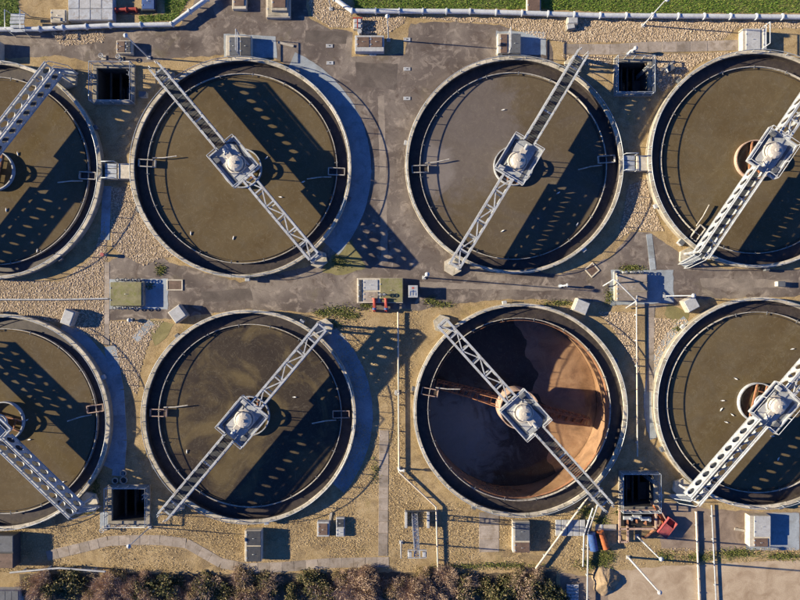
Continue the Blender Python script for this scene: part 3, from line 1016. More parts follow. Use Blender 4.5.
chamber('dark twin cover chamber with white bar above the olive brown tank', 226,251,35,55.5, 7, [(.12,.5,.08,1,'grey'),(.56,1,.08,1,'dark')], 'cream', [(.53,.0,1,12)])
chamber('chamber with one brown and one grey cover above the filmed tank', 498,521,33,53, 7.2, [(.1,.42,.04,1,'brown'),(.5,1,.04,1,'grey')], 'cream', [(.46,0,1,12)])
chamber('pale chamber with double white bars above the upper right edge tank', 743,767,28,50, 7.2, [(.12,.74,.03,1,'palegrey'),(.84,1,.03,1,'palegrey')], 'cream', [(.79,-.0,.95,12)])
chamber('dark chamber with white edge and bird droppings below the dark blotchy tank', 244.5,261,531,562, 9, [(.1,1,.0,.48,'dark'),(.1,1,.5,1,'dark')], 'cream')
chamber('dark chamber at the left edge above the hedge', -16,13,536,568.5, 11, [(.0,1,0,.5,'grey'),(0,1,.54,1,'brown')], 'dark', [])
chamber('chamber with cream edge and brown lower cover below the drained tank', 513,530,522,553, 7.5, [(.1,1,0,.62,'grey'),(.1,1,.66,1,'brown')], 'cream')
chamber('white fronted chamber with rusty patch below the gull tank at lower right', 750,771,516,547, 8, [(.2,1,0,.68,'palegrey'),(.2,.88,.72,1,'brown')], 'cream')
chamber('small brown topped box at the top edge, left of the stepped one', 232,246,-10,8.5, 5, [(.12,.88,.0,.86,'brown')], 'cream')
chamber('stepped box with brown top and wide cream base at the top edge', 266,290,-14,17, 5, [(.05,.95,.02,.98,'coping')], 'cream')
chamber('small brown upper box standing on the wide cream base at the top edge', 271,287,-14,10, 9, [(.08,.92,.02,.9,'brown')], 'coping', group='boxes on other boxes')
chamber('brown box standing in the turf strip above the filmed tank', 527,541,-12,11.5, 5, [(.05,.95,.02,.96,'brown')], 'cream')
chamber('chamber with two rust brown covers beside the red and white panel', 355,384,35,51, 7, [(.06,.5,.1,.75,'brown'),(.53,.95,.1,.75,'brown')], 'palegrey')
chamber('brown box with blue shadow at upper left between pipe and pit', 116,131,40,53, 6, [(.05,.6,.05,.95,'brown'),(.64,.98,.05,.95,'dark')], 'cream')
chamber('low chamber just beyond the left edge casting a square shadow', -40,-2,40,58, 9, [(.05,.95,.05,.95,'grey')], 'cream')
chamber('brown square box beside the dark chamber below the dark blotchy tank', 317,329,522,537, 6, [(.1,.9,.1,.9,'brown')], 'palegrey')
chamber('upright grey cabinet beside the brown square box', 336,344.5,518,537, 4, [(.05,.95,.05,.5,'dark'),(.05,.95,.54,.96,'palegrey')], 'palegrey')
chamber('blue box at the top edge left of the sloping pipe', 141,155,-8,10, 5, [(.05,.95,.05,.95,'blue')], 'dark')
chamber('cream box beside the white sheet roof at upper left', 50,66,9,22, 5, [(.05,.95,.05,.95,'coping')], 'cream')
o_, w_, d_ = chamber('white sheet roofed plant box at the upper left edge', 68,113,-14,20, 6, [], 'palegrey')
for k in range(4):
    for j in range(3):
        MB().box(-w_/2 + w_*k/4 + .25, -w_/2 + w_*(k+1)/4 - .25, -d_/2 + d_*j/3 + .3, -d_/2 + d_*(j+1)/3 - .3, 5.4, 6.1 + .12*((k+j) % 2), .2).build('roof_sheet', M['palegrey'] if (k*j) % 3 else M['white'], o_)

# mossy slab chamber with valve wheels (left) and the one at right
def wheel_row(o, xs, y, z):
    for x in xs:
        v = MB().tube([(x, y, z-3), (x, y, z+1.2)], .45, 6)
        vo = v.build('valve_stem', M['galv'], o)
        MB().tube([(x+1.7*math.cos(2*PI*k/14), y+1.7*math.sin(2*PI*k/14), z+1.2) for k in range(14)], .4, 5, True).build('hand_wheel', M['dark'], vo)
        MB().box(x-2.2, x+2.2, y-1, y+1, -.3, z-2.6, .2).build('valve_block', M['palegrey'], vo)
o_, w_, d_ = chamber('mossy slab roofed chamber with valve wheels between the four left tanks', 110,142.5,282,306, 6.5, [(0,.97,0,1,'mossroof')], 'wall')
wheel_row(o_, (-9, -1, 6, 12), d_/2+2.2, 5); wheel_row(o_, (-12, -4, 3, 10), -d_/2-2.0, 5)
o_, w_, d_ = chamber('flat concrete slab chamber with white hoist frame between the four right tanks', 617,648,274,301, 6.8, [(0,.98,.0,.30,'slab'),(0,.98,.32,.62,'slab'),(0,.98,.64,1,'slab')], 'wall')
wheel_row(o_, (-6, 2, 9), d_/2+1.8, 5.5)

# central chamber with red pipes
o_, w_, d_ = chamber('central chamber with green mossy cover, pale frame and red pipes', 357,403,278,303, 5.6, [(.5,1,0,.98,'mossroof'),(.14,.46,.06,.5,'palegrey'),(.14,.46,.54,.95,'slab'),(.03,.11,.06,.95,'dark')], 'cream')
for x in (-5.5, 6.0):
    rp = MB().tube([(x, -8, 6.6), (x, -18, 6.6), (x, -20, 5), (x, -20, 0)], 1.5, 12)
    ro = rp.build('red_pipe', M['red'], o_)
    MB().tube([(x, -17, 6.6), (x, -19, 6.4)], 2.0, 12).build('pipe_collar', M['blue'], ro)
    MB().tube([(x, -8.5, 6.6), (x, -7.6, 6.6)], 2.3, 12).build('flange', M['red'], ro)
MB().bar((-9, -14, 4), (10, -14, 4), 1.2).build('pipe_support', M['dark'], o_)
wheel_row(o_, (0, 4), -4, 8.5)
# white notice plate lying by the chamber, on a low stand
x_, y_ = G(413, 291.5, 4)
o_ = thing('instrument_panel', 'small white panel with blue and red marks beside the green mossy cover', 'panel', (x_, y_, 0))
MB().box(-4, 4, -5, 5, 0, 9.0, .2).build('cabinet', M['dark'], o_)
pl = MB().box(-4.6, 4.6, -6, 6, 9.0, 9.5, .15).build('panel_face', M['white'], o_)
for (a, b_, c, d) in ((-3, 3.2, -.4, .5), (-.3, .5, -4, 1.5), (-3, -2.2, -4.2, -.4), (2.4, 3.2, -4.2, -1)):
    MB().box(a, b_, c, d, 9.5, 9.56).build('blue_mark', M['blue'], pl)
MB().box(-1.2, 1.0, 2.6, 4.2, 9.5, 9.56).build('red_mark', M['red'], pl)

# inlet chambers that join neighbouring tanks
for (px, py, lab) in ((117, 171, 'small inlet chamber bridging the gap between the two upper left tanks'), (635.5, 163, 'small inlet chamber bridging the gap between the two upper right tanks')):
    x_, y_ = G(px, py, 6)
    o_ = thing('inlet_chamber', lab, 'chamber', (x_, y_, 0), 0, 'inlet chambers between tanks')
    MB().box(-13, 13, -8, 8, -.3, 5.0, .3).build('body', M['wall'], o_)
    MB().box(1, 12.6, -7.6, 7.6, 5.0, 6.3, .3).build('cover_slab', M['cream'], o_)
    for k, yy in enumerate((-5.2, 0, 5.2)):
        MB().box(-12, -.5, yy-2.3, yy+2.3, 5.0, 5.8, .2).build('grating_panel', M['galv'], o_)
    for yy in (-8, 8):
        MB().tube([(-12, yy, 5), (-12, yy, 13), (0, yy, 13), (0, yy, 5)], .45, 6).build('hand_rail', M['galv'], o_)

# loose concrete blocks turned at an angle
def block(px, py, w, d, h, rz, label, m='block'):
    x_, y_ = G(px, py, h)
    o = thing('concrete_block', label, 'block', (x_, y_, 0), R(rz), 'loose concrete blocks')
    MB().box(-w/2, w/2, -d/2, d/2, -.2, h-.9, .4).build('block', M[m], o)
    MB().box(-w/2+.7, w/2-.7, -d/2+.7, d/2-.7, h-.9, h, .3).build('lid', M['palegrey'], o)
    return o
block(67, 317.5, 11, 15, 8.5, -20, 'pale tilted concrete block beside the gravel above the lower left edge tank')
block(177, 314, 14, 14, 8, 36, 'pale square block turned askew at the upper left of the dark blotchy tank')
block(582, 306.5, 14, 13, 8.5, -22, 'pale square block turned askew at the upper right of the drained tank')
block(692, 304, 13, 13, 8, 28, 'pale square block turned askew at the upper left of the gull tank')
block(573, 20, 11, 7, 5, 0, 'small white box on the gravel below the long pipe')
block(571, 26, 9, 6, 4, 10, 'small weathered stone block below the white box by the long pipe', 'wall')

# raised manhole frames
def manhole(px, py, w, d, rz, label):
    x_, y_ = G(px, py)
    o = thing('manhole', label, 'manhole', (x_, y_, 0), R(rz), 'square manhole frames')
    fr = MB()
    for (a, b_, c, e) in ((-w/2, w/2, d/2-1.2, d/2), (-w/2, w/2, -d/2, -d/2+1.2), (-w/2, -w/2+1.2, -d/2+1.2, d/2-1.2), (w/2-1.2, w/2, -d/2+1.2, d/2-1.2)):
        fr.box(a, b_, c, e, -.1, .7, .1)
    fr.build('frame', M['cream'], o)
    MB().box(-w/2+1.3, w/2-1.3, -d/2+1.3, d/2-1.3, -.1, .45, .08).build('lid', M['brown'], o)
manhole(175, 285, 16, 11, 0, 'rectangular manhole frame right of the mossy slab chamber')
manhole(592, 270, 11, 11, 42, 'diamond turned manhole frame below the filmed tank')
manhole(590, 268.5+400, 10, 10, 0, 'manhole frame in the yard') if False else None
for (px, py, lab) in ((329.5, 46, 'pale marker plate on asphalt, upper left of the dotted four'), (330, 63, 'pale marker plate on asphalt, lower left of the dotted four'),
                      (407, 39.5, 'pale marker plate on asphalt beside the chamber lamp, highest of the right column'), (407, 69, 'pale marker plate on asphalt, second of the right column'),
                      (407, 98.5, 'pale marker plate on asphalt close to the filmed tank, third of the right column'), (373, 54, 'pale marker plate just below the rust brown covers')):
    x_, y_ = G(px, py)
    o = thing('marker_plate', lab, 'plate', (x_, y_, 0), 0, 'pale plates set in the asphalt')
    MB().box(-3.4, 3.4, -1.7, 1.7, -.1, .5, .12).build('plate', M['white'], o)
    MB().box(-.8, .8, -.5, .5, .5, .75, .08).build('stud', M['dark'], o)

# red and white valve panel by the rust brown covers
x_, y_ = G(357.5, 23, 5)
o_ = thing('valve_stand', 'red and white valve stand on the gravel beside the rust brown covers', 'valve', (x_, y_, 0))
MB().box(-4.5, 4.5, -5.5, 5.5, -.2, 4, .2).build('plinth', M['cream'], o_)
for x in (-2, 2):
    for y in (-2.5, 2.5):
        MB().box(x-1.5, x+1.5, y-1.8, y+1.8, 4, 5, .2).build('white_tile', M['white'], o_)
MB().bar((-4.5, 5, 4.6), (4.5, 5, 4.6), 1.2).build('red_bar', M['red'], o_)
MB().bar((0, -5, 4.6), (0, 5, 4.6), .8).build('red_bar', M['red'], o_)
MB().tube([(2, -8, 0), (2, -8, 5)], 2.2, 12).build('valve_body', M['palegrey'], o_)

# ------------------------------------------------------------------ pipes
def pipe_run(label, pts, r, m, z, flange=None, support=True, name='pipe_run', group=None, seg=None):
    q = [G3(p[0], p[1], z) for p in pts]
    o = thing(name, label, 'pipe', (0, 0, 0), 0, group)
    for a, b_ in zip(q[:-1], q[1:]):
        A, B_ = Vector(a), Vector(b_)
        L = (B_-A).length
        k = max(1, round(L / (seg or 25)))
        for j in range(k):
            MB().tube([tuple(A+(B_-A)*(j/k)), tuple(A+(B_-A)*((j+1)/k))], r, 10).build('pipe_length', M[m], o)
            c = A+(B_-A)*(j/k)
            d = (B_-A).normalized()
            if flange:
                MB().tube([tuple(c-d*.6), tuple(c+d*.6)], r*1.4, 12).build('flange', M[m], o)
            if support and z - r > .5:
                mm = A+(B_-A)*((j+.5)/k)
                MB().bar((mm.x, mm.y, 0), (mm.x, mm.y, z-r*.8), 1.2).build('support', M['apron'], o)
        MB().lathe([(r*.2, z-r), (r*.9, z-r*.6), (r*1.04, z), (r*.9, z+r*.6), (.01, z+r)], 12, b_[0], b_[1]).build('elbow', M[m], o)
    return o
pipe_run('long pale flanged pipe along the turf strip at the top', [(318,-14),(352,11),(470,11.5),(600,15.5),(860,17.5)], 2.3, 'pipe', 4.5, True)
pipe_run('pale flanged pipe at upper left that turns up along a slope', [(-60,30),(40,29),(110,25.5),(172,24.5),(225,-14)], 2.2, 'pipe', 5, True)
pipe_run('thin cream pipe on bare ground down the middle, bending by the lattice mast', [(398,312),(399,472),(436,507),(438,572)], .8, 'thinpipe', 3.0, False, True, 'thin_pipe')
pipe_run('thin pale pipe beside the slab path left of the gull tank', [(636.5,302),(637.5,456)], .7, 'thinpipe', 4.0, False, True, 'thin_pipe')
pipe_run('thin white pipe on gravel at left edge between the two left tanks', [(-30,299.5),(60,299.5),(108,298.5)], .8, 'white', 2.0, False, True, 'thin_pipe')
pipe_run('pale pipe on dirt below the bridge end at lower right, left of two', [(696,512),(700,620)], .9, 'thinpipe', 1.8, True, True, 'thin_pipe')
pipe_run('pale pipe on dirt below the bridge end at lower right, right of two', [(711.5,505),(717,620)], .6, 'galv', 2.0, False, True, 'thin_pipe')
pipe_run('slanting pale pipe from the drained tank down to the hedge', [(588,497),(536,568)], .9, 'thinpipe', 4.0, False, True, 'thin_pipe')
pipe_run('long thin pale pipe crossing the hedge beside the blue drum', [(598,504),(588,532),(587,620)], .8, 'palegrey', 4.0, False, True, 'thin_pipe')
pipe_run('short pale pipe beside the slanting pipe next to the blue drum', [(593,508),(584,535),(583,566)], .8, 'palegrey', 4.5, False, True, 'thin_pipe')
pipe_run('thin pale rail above the hedge at lower left', [(10,572.5),(60,568),(105,571.5)], .9, 'palegrey', 6, False, True, 'thin_pipe')

# hoist frame over the right chamber, small sloping struts
o_ = thing('hoist_frame', 'white tubular hoist frame standing over the flat slab chamber', 'hoist', (*G(614, 279), 0))
ox, oy = G(614, 279)
def rel(px, py, z):
    x, y = G(px, py, z); return (x-ox, y-oy, z)
for (a, b_) in ((rel(614.5,279,16), rel(636.5,301,16)), (rel(614.5,279,16), rel(603,286,2)), (rel(636.5,301,16), rel(626,308,2)), (rel(636.5,301,16), rel(637.5,293,1)), (rel(614.5,279,16), rel(614.5,271,1))):
    MB().tube([a, b_], .65, 8).build('frame_tube', M['white'], o_)
MB().box(-.6, 2.6, -21, 7, 0, 2.0, .2).build('runway_beam', M['cream'], o_)
MB().tube([rel(637,300,15.0), rel(637,300,9)], 1.2, 8).build('hook_block', M['palegrey'], o_)

# ------------------------------------------------------------------ lamp posts and poles
def lamp(px, py, h, label, arm=(0, 0), r=.55, head=True, m='white'):
    x_, y_ = G(px, py)
    o = thing('lamp_post', label, 'lamp post', (x_, y_, 0), 0, 'lamp posts')
    MB().box(-1.8, 1.8, -1.8, 1.8, -.2, .8, .15).build('base_plate', M['palegrey'], o)
    MB().tube([(0,0,.5), (0,0,h*.5), (0,0,h)], r*1.2, 8, r_end=r*.8).build('pole', M[m], o)
    if head:
        ax, ay = arm
        MB().tube([(0,0,h-.5), (ax*.6, ay*.6, h+1), (ax, ay, h+1)], r*.7, 6).build('arm', M[m], o)
        hd = MB().lathe([(.3, h+2.4), (1.6, h+2.0), (2.2, h+1), (1.7, h), (.4, h-.3)], 14, ax, ay)
        hd.build('lantern', M['white'], o)
    return o
lamp(643, 25.5, 45, 'leaning looking lamp post at the gravel edge crossing the long pipe, upper right', (2, 1))
lamp(628, 557, 62, 'tall lamp post beside the sandy yard at lower right', (2, -2), .9)
lamp(664.5, 296, 50, 'lamp post standing between the flat slab chamber and the askew block', (2, 0))
lamp(424, 277.5, 55, 'lamp post between the green mossy cover and the filmed tank', (.5, .5))
lamp(388.5, 40, 43, 'lamp post beside the rust brown covers at the top', (0, 1))
lamp(150, 527, 40, 'thin lamp post by the footpath near the lower left pit', (-1, -1), .45)
lamp(149, 58, 44, 'thin lamp post at the bridge end above the olive brown tank', (-1, 1), .6)
lamp(637, 536, 46, 'lamp post on the straw ground right of the rusty red machine', (2, -1), .75)
lamp(401, 542, 34, 'short pole beside the lattice mast at the bottom', (0, 0), .7, False)
lamp(632, 52, 8, 'short pole with a white dish beside the upper right pit', (0, 0), .7, True)
lamp(331, 9, 38, 'slim pole on pale gravel at the top edge', (0, 0), .45, False)
lamp(131, 250.0+70, 3, 'stubby white ventilation post by the mossy slab chamber', (0, 0), .8, True)

# lattice mast
x_, y_ = G(414.5, 515)
o_ = thing('lattice_mast', 'white lattice mast with square head frame above the hedge', 'mast', (x_, y_, 0))
Hm = 84
for sx in (-1, 1):
    for sy in (-1, 1):
        MB().bar((sx*2.6, sy*2.6, 0), (sx*1.9, sy*1.9, Hm), .7).build('leg', M['white'], o_)
for k in range(14):
    za, zb_ = Hm*k/14, Hm*(k+1)/14
    r0, r1 = 2.6-.7*k/14, 2.6-.7*(k+1)/14
    br = MB()
    for (a, b_) in (((-1,-1),(1,-1)), ((1,-1),(1,1)), ((1,1),(-1,1)), ((-1,1),(-1,-1))):
        p0, p1 = (a, b_) if k % 2 else (b_, a)
        br.bar((p0[0]*r0, p0[1]*r0, za), (p1[0]*r1, p1[1]*r1, zb_), .45)
        br.bar((a[0]*r1, a[1]*r1, zb_), (b_[0]*r1, b_[1]*r1, zb_), .4)
    br.build('lattice_bay', M['white'], o_)
hf = o_
for (x0, x1, y0, y1) in ((-8, 8, -3.6, -3), (-8, 8, 3, 3.6), (-8, -7.4, -3, 3), (7.4, 8, -3, 3), (-2.6, -2, -3, 3), (2, 2.6, -3, 3)):
    MB().box(x0, x1, y0, y1, Hm, Hm+.8).build('head_frame', M['white'], hf)
for x in (-6, 6): MB().box(x-1.4, x+1.4, -2, 2, Hm-.6, Hm+2.2, .2).build('floodlight', M['palegrey'], hf)
x_, y_ = G(418, 518)
o_ = thing('guard_frame', 'low dark goalpost frame round the foot of the lattice mast', 'frame', (x_, y_, 0))
for x in (-12, 10):
    MB().box(x-1.3, x+1.3, -8, 8, 0, 5.5, .2).build('side_panel', M['palegrey'], o_)
MB().bar((-12, 9, 5), (18, 9, 5), 1.0).build('top_rail', M['dark'], o_)

# ------------------------------------------------------------------ machine, drums, heap
x_, y_ = G(640, 525)
o_ = thing('pump_skid', 'rusty red pump skid with pipework beside the lower right pit', 'machine', (x_, y_, 0))
for (a, b_) in (((-22,16,4),(-22,-16,4)), ((-14,0,4),(-14,-15,4)), ((-22,-2,4),(12,-2,4)), ((-22,16,4),(14,16,4)), ((14,16,4),(14,-2,4)), ((-22,-15,4),(-14,-15,4))):
    MB().bar(a, b_, 1.8, 1.6).build('frame_beam', M['rustpaint'], o_)
for (x, y) in ((-22,16),(14,16),(-22,-15),(-14,-15),(14,-2),(-14,0)):
    MB().bar((x, y, 0), (x, y, 4), 1.5).build('leg', M['rustpaint'], o_)
MB().box(-20, 12, -1, 14, .2, 1.0).build('drip_tray', M['black'], o_)
for k, (x, y, l) in enumerate(((-14, 9, 9), (-5, 10, 8), (4, 8, 9))):
    MB().tube([(x-l/2, y, 4.5), (x+l/2, y, 4.5)], 1.9, 12).build('pump', M['palegrey'], o_)
    MB().tube([(x, y, 4), (x, y-6, 4), (x, y-6, 1)], 1.0, 8).build('pump_pipe', M['rust'], o_)
    MB().tube([(x+2, y, 4.5), (x+2, y, 9)], 1.3, 10).build('pump_motor', M['galv'], o_)
MB().tube([(14, -2, 3), (8, -8, 3), (4, -12, 2), (2, -12, .5)], 1.3, 8).build('hose', M['rust'], o_)
x_, y_ = G(659, 513)
o_ = thing('hose_trough', 'orange and brown trough leading to the faded red skip', 'trough', (x_, y_, 0), R(-62))
MB().box(-10, 10, -2.4, -1.6, .5, 4).build('side', M['orange'], o_)
MB().box(-10, 10, 1.6, 2.4, .5, 4).build('side', M['rustpaint'], o_)
MB().box(-10, 10, -1.6, 1.6, .5, 1.4).build('trough_floor', M['rust'], o_)
x_, y_ = G(667.5, 528, 5)
o_ = thing('skip', 'faded red open skip tilted on the dirt by the pit', 'skip', (x_, y_, 0), R(52))
sk = [(-9.5, -5), (9.5, -5), (9.5, 5), (-9.5, 5)]
MB().box(-8.5, 8.5, -4.2, 4.2, .3, 1.2).build('floor', M['pinkred'], o_)
for (a, b_) in (((-9.3,-5,3.4),(9.3,-5,3.4)), ((-9.3,5,3.4),(9.3,5,3.4))): MB().bar(a, b_, .6, 5).build('side', M['pinkred'], o_)
for x in (-9.3, 9.3): MB().bar((x,-4.7,3.4), (x,4.7,3.4), .6, 5).build('end', M['pinkred'], o_)
MB().box(-8.9, 3, -4.5, 4.5, 5.2, 5.7, .15).build('lid', M['pinkred'], o_)

def drum(px, py, rz, m, label, L=17, r=4):
    x_, y_ = G(px, py, 4)
    o = thing('drum', label, 'drum', (x_, y_, 0), R(rz), 'plastic drums lying on their sides')
    b_ = MB().tube([(-L/2,0,r),(-L/2+.8,0,r),(-L*.2,0,r),(L*.2,0,r),(L/2-.8,0,r),(L/2,0,r)], r, 18)
    b_.build('barrel', M[m], o)
    for x in (-L*.2, L*.2, -L/2+.5, L/2-.5):
        MB().tube([(x-.4,0,r),(x+.4,0,r)], r*1.06, 18).build('hoop', M[m], o)
    MB().tube([(L/2,r*.4,r),(L/2+.6,r*.4,r)], .8, 10).build('bung', M['black'], o)
drum(592.5, 541.5, 100, 'blue', 'blue drum lying in the weeds beside the orange drum')
drum(603, 540, 108, 'orange', 'orange drum lying in the weeds beside the blue drum', 18, 3.4)
x_, y_ = G(569, 527)
o_ = thing('grating_stack', 'pale weathered grating platform by the slanting pipe', 'platform', (x_, y_, 0))
for k in range(5):
    MB().box(-14+6*k, -8.6+6*k, -8, 8, 1.2, 2.4, .2).build('board', M['palegrey'], o_)
for y in (-6, 6): MB().bar((-14, y, .6), (15.4, y, .6), 1.2).build('bearer', M['wall'], o_)
x_, y_ = G(606, 527)
o_ = thing('kerb_beam', 'pale concrete beam between the drums and the rusty red machine', 'beam', (x_, y_, 0))
MB().box(-11, 10, -3, 3, -.2, 1.6, .3).build('beam', M['block'], o_)
MB().box(-6, -4, -3.3, 3.3, 1.6, 1.9, .1).build('strap', M['galv'], o_)
x_, y_ = G(572, 592)
o_ = thing('pallet', 'pale pallet lying in shade at the bottom edge', 'pallet', (x_, y_, 0))
for k in range(5): MB().box(-6, 6, -8+3.4*k, -5.2+3.4*k, 1.4, 1.9, .1).build('board', M['palegrey'], o_)
for x in (-5, 0, 5): MB().box(x-.8, x+.8, -8, 8.4, 0, 1.4).build('bearer', M['wall'], o_)
x_, y_ = G(10, 594)
o_ = thing('shed', 'low pale roofed shed in the lower left corner', 'shed', (x_, y_, 0))
MB().box(-16, 14, -14, 7, 0, 9, .3).build('wall', M['palegrey'], o_)
for k in range(5): MB().box(-17+6.4*k, -10.8+6.4*k, -15, 8, 9, 9.7, .2).build('roof_sheet', M['grey'], o_)

def heap():
    x_, y_ = G(605, 580)
    n, m = 56, 14
    mb = MB(); vs_ = []
    r_ = random.Random(4)
    for j in range(m+1):
        t = j/m
        for k in range(n):
            a = 2*PI*k/n
            rr = (1-t) * (14 + 1.6*math.sin(3*a+1) + .8*math.sin(7*a) + r_.uniform(-.6, .6))
            vs_.append((rr*math.cos(a), rr*1.05*math.sin(a), 6.5*t*(1.6-.6*t) + .5*math.sin(5*a+t*4)*(1-t) + r_.uniform(-.35, .35) if j else -.3))
    fs = [(j*n+k, j*n+(k+1) % n, (j+1)*n+(k+1) % n, (j+1)*n+k) for j in range(m) for k in range(n)]
    mb.add(vs_, fs, True)
    tag(mb.build('soil_heap', M['soil'], None, (x_, y_, 0)), 'sandy soil heap beside the tall lamp post at the bottom', 'heap')
heap()

# odds and ends: red pipe at upper left, cage, concrete posts
x_, y_ = G(128, 11.5)
o_ = thing('red_valve_set', 'red pipe fitting lying beside the blue box at the top left', 'valve', (x_, y_, 0))
MB().tube([(-10,0,3),(10,1,3)], 1.6, 10).build('red_pipe', M['red'], o_)
for x in (-10, 0, 10): MB().tube([(x-.5,0,3),(x+.5,0,3)], 2.5, 12).build('flange', M['red'], o_)
MB().box(-12, 12, -3, 3, -.2, 1.2, .2).build('plinth', M['brown'], o_)
x_, y_ = G(23.5, 27)
o_ = thing('access_stile', 'steel step stile over the pipe at the upper left corner', 'stile', (x_, y_, 0))
for k in range(5): MB().box(-7, 7, -9+3.8*k, -6+3.8*k, 9-.6*abs(k-2), 9.5-.6*abs(k-2), .1).build('tread', M['galv'], o_)
for x in (-7.4, 7.4):
    MB().tube([(x,-10,0),(x,-9,16),(x,9,16),(x,10,0)], .5, 6).build('hand_rail', M['galv'], o_)
x_, y_ = G(105, 255)
o_ = thing('valve_post', 'small red and white valve post at the shadow edge by the gravel', 'valve', (x_, y_, 0))
MB().tube([(0,0,0),(0,0,4.5)], 1.4, 10).build('post', M['palegrey'], o_)
MB().tube([(0,0,4.5),(0,0,6)], 1.9, 10).build('cap', M['pinkred'], o_)
def ringstack(px, py, r, label):
    x_, y_ = G(px, py)
    o = thing('concrete_ring', label, 'ring', (x_, y_, 0), 0, 'concrete rings by the lower left pit')
    MB().ring(r-.9, r, -.1, 1.5, 28).build('ring', M['block'], o)
    MB().lathe([(r-.9,.2),(.01,.2)], 28).build('plug', M['pitwall'], o)
ringstack(115.5, 480.5, 3.2, 'small concrete ring left of two above the lower left pit')
ringstack(124, 480, 3.8, 'small concrete ring right of two above the lower left pit')
ringstack(123.5, 473, 3.3, 'small concrete ring behind the other two above the lower left pit')

# ------------------------------------------------------------------ gulls
def gull_mesh():
    mb = MB()
    prof = [(-2.6,.05),(-2.0,.35),(-1.0,.75),(.2,.9),(1.1,.7),(1.6,.45),(1.9,.5),(2.3,.48),(2.6,.3),(2.75,.12),(3.2,.03)]
    n = 10; vs_ = []
    for x, r in prof:
        zc = .75 + (.55 if x > 1.5 else .25 if x > 1.0 else 0)
        for k in range(n):
            a = 2*PI*k/n
            vs_.append((x, r*math.cos(a), zc + r*.85*math.sin(a)))
    fs = [(i*n+k, i*n+(k+1) % n, (i+1)*n+(k+1) % n, (i+1)*n+k) for i in range(len(prof)-1) for k in range(n)]
    mb.add(vs_, fs, True)
    return mb.mesh('gull', M['gull'])
gm = gull_mesh()
wing_me = MB().add([(.8,0,1.3),(.3,.75,1.15),(-1.2,.8,1.05),(-3.0,.15,1.0),(-1.0,-.1,1.5),(.8,0,1.45),(-1.0,-.1,1.35)], [(0,1,2,6),(2,3,6),(5,4,2,1),(4,3,2)], True).mesh('wing', M['gullgrey'])
wing2_me = MB().add([(x, -y, z) for x, y, z in [(.8,0,1.3),(.3,.75,1.15),(-1.2,.8,1.05),(-3.0,.15,1.0),(-1.0,-.1,1.5)]], [(0,4,2,1),(4,3,2)], True).mesh('wing', M['gullgrey'])
GULLS = [
    (735.5,378.5,-30,'gull resting on water right of the others, biggest on the gull tank'),(722.5,400.5,0,'gull on the gull tank, topmost of the cluster by the drum'),
    (721,409.5,60,'gull with spread tail in the middle of the cluster by the drum'),(732,414.5,-40,'gull on the right of the cluster by the drum'),
    (726,422,-20,'lowest gull of the cluster by the drum'),(792,349,10,'lone gull near the right edge on the gull tank'),
    (772,436,0,'lone gull below the drive platform on the gull tank'),
    (280.5,197,-10,'gull on olive brown water just below the platform shadow'),(233.5,238,80,'gull on olive brown water near the lower rim'),
    (266.5,158,40,'gull at the drum edge on the olive brown tank'),(191,233.5,90,'gull on olive brown water at the lower left'),
    (18,154,100,'gull above the drum on the upper left edge tank'),(6.5,210,90,'gull below the drum on the upper left edge tank'),
    (37.5,251,80,'gull on shaded water of the upper left edge tank'),(294.5,397,0,'gull on dark blotchy water above the bridge shadow'),
    (187,451.5,90,'gull on dark blotchy water at the left'),(29.5,439.5,10,'gull right of the drum on the lower left edge tank'),
    (27,420,30,'gull nearest the drum on the lower left edge tank'),(63,482,20,'gull beside the bridge end on the lower left edge tank'),
    (503,110,10,'gull on the filmed tank near the top'),(502.5,231,30,'gull on the filmed tank near the lower rim'),
    (558,193,30,'gull on shaded water of the filmed tank'),(577,224.5,60,'gull on shaded water of the filmed tank by the lower right rim'),
    (778,459,70,'gull on shaded water of the gull tank near the right edge'),(303,182,20,'gull on shaded water of the olive brown tank'),
]
for (px, py, rz, lab) in GULLS:
    o = thing('gull', lab, 'gull', (*G(px, py, WATER), WATER - .25), R(rz), 'gulls resting on the tanks')
    place('body', gm, o); place('wing', wing_me, o); place('wing', wing2_me, o)
    o.scale = (.75, .75, .75)

# ------------------------------------------------------------------ scattered stones, grass, weeds
def in_poly(pts, poly):
    x, y = pts[:, 0], pts[:, 1]
    inside = np.zeros(len(pts), bool)
    n = len(poly)
    for i in range(n):
        x1, y1 = poly[i]; x2, y2 = poly[(i+1) % n]
        cond = ((y1 > y) != (y2 > y)) & (x < (x2-x1)*(y-y1)/((y2-y1)+1e-12)+x1)
        inside ^= cond
    return inside

def scatter(polys, density):
    out = []
    for poly in polys:
        a = np.array(poly); lo, hi = a.min(0), a.max(0)
        lo = np.maximum(lo, [-450, -340]); hi = np.minimum(hi, [450, 340])
        n = int(max(0, np.prod(hi-lo)) * density)
        p = rng.uniform(lo, hi, (n, 2))
        out.append(p[in_poly(p, poly)])
    p = np.concatenate(out)
    keep = np.ones(len(p), bool)
    for t in TANKS:
        keep &= np.hypot(p[:,0]-t['p'][0], p[:,1]-t['p'][1]) > t['R'] + .4
    for q in PITS:
        x0, x1, y0, y1 = pit_rect(q)
        keep &= ~((p[:,0] > x0-4.5) & (p[:,0] < x1+4.5) & (p[:,1] > y0-4.5) & (p[:,1] < y1+4.5))
    return p[keep]

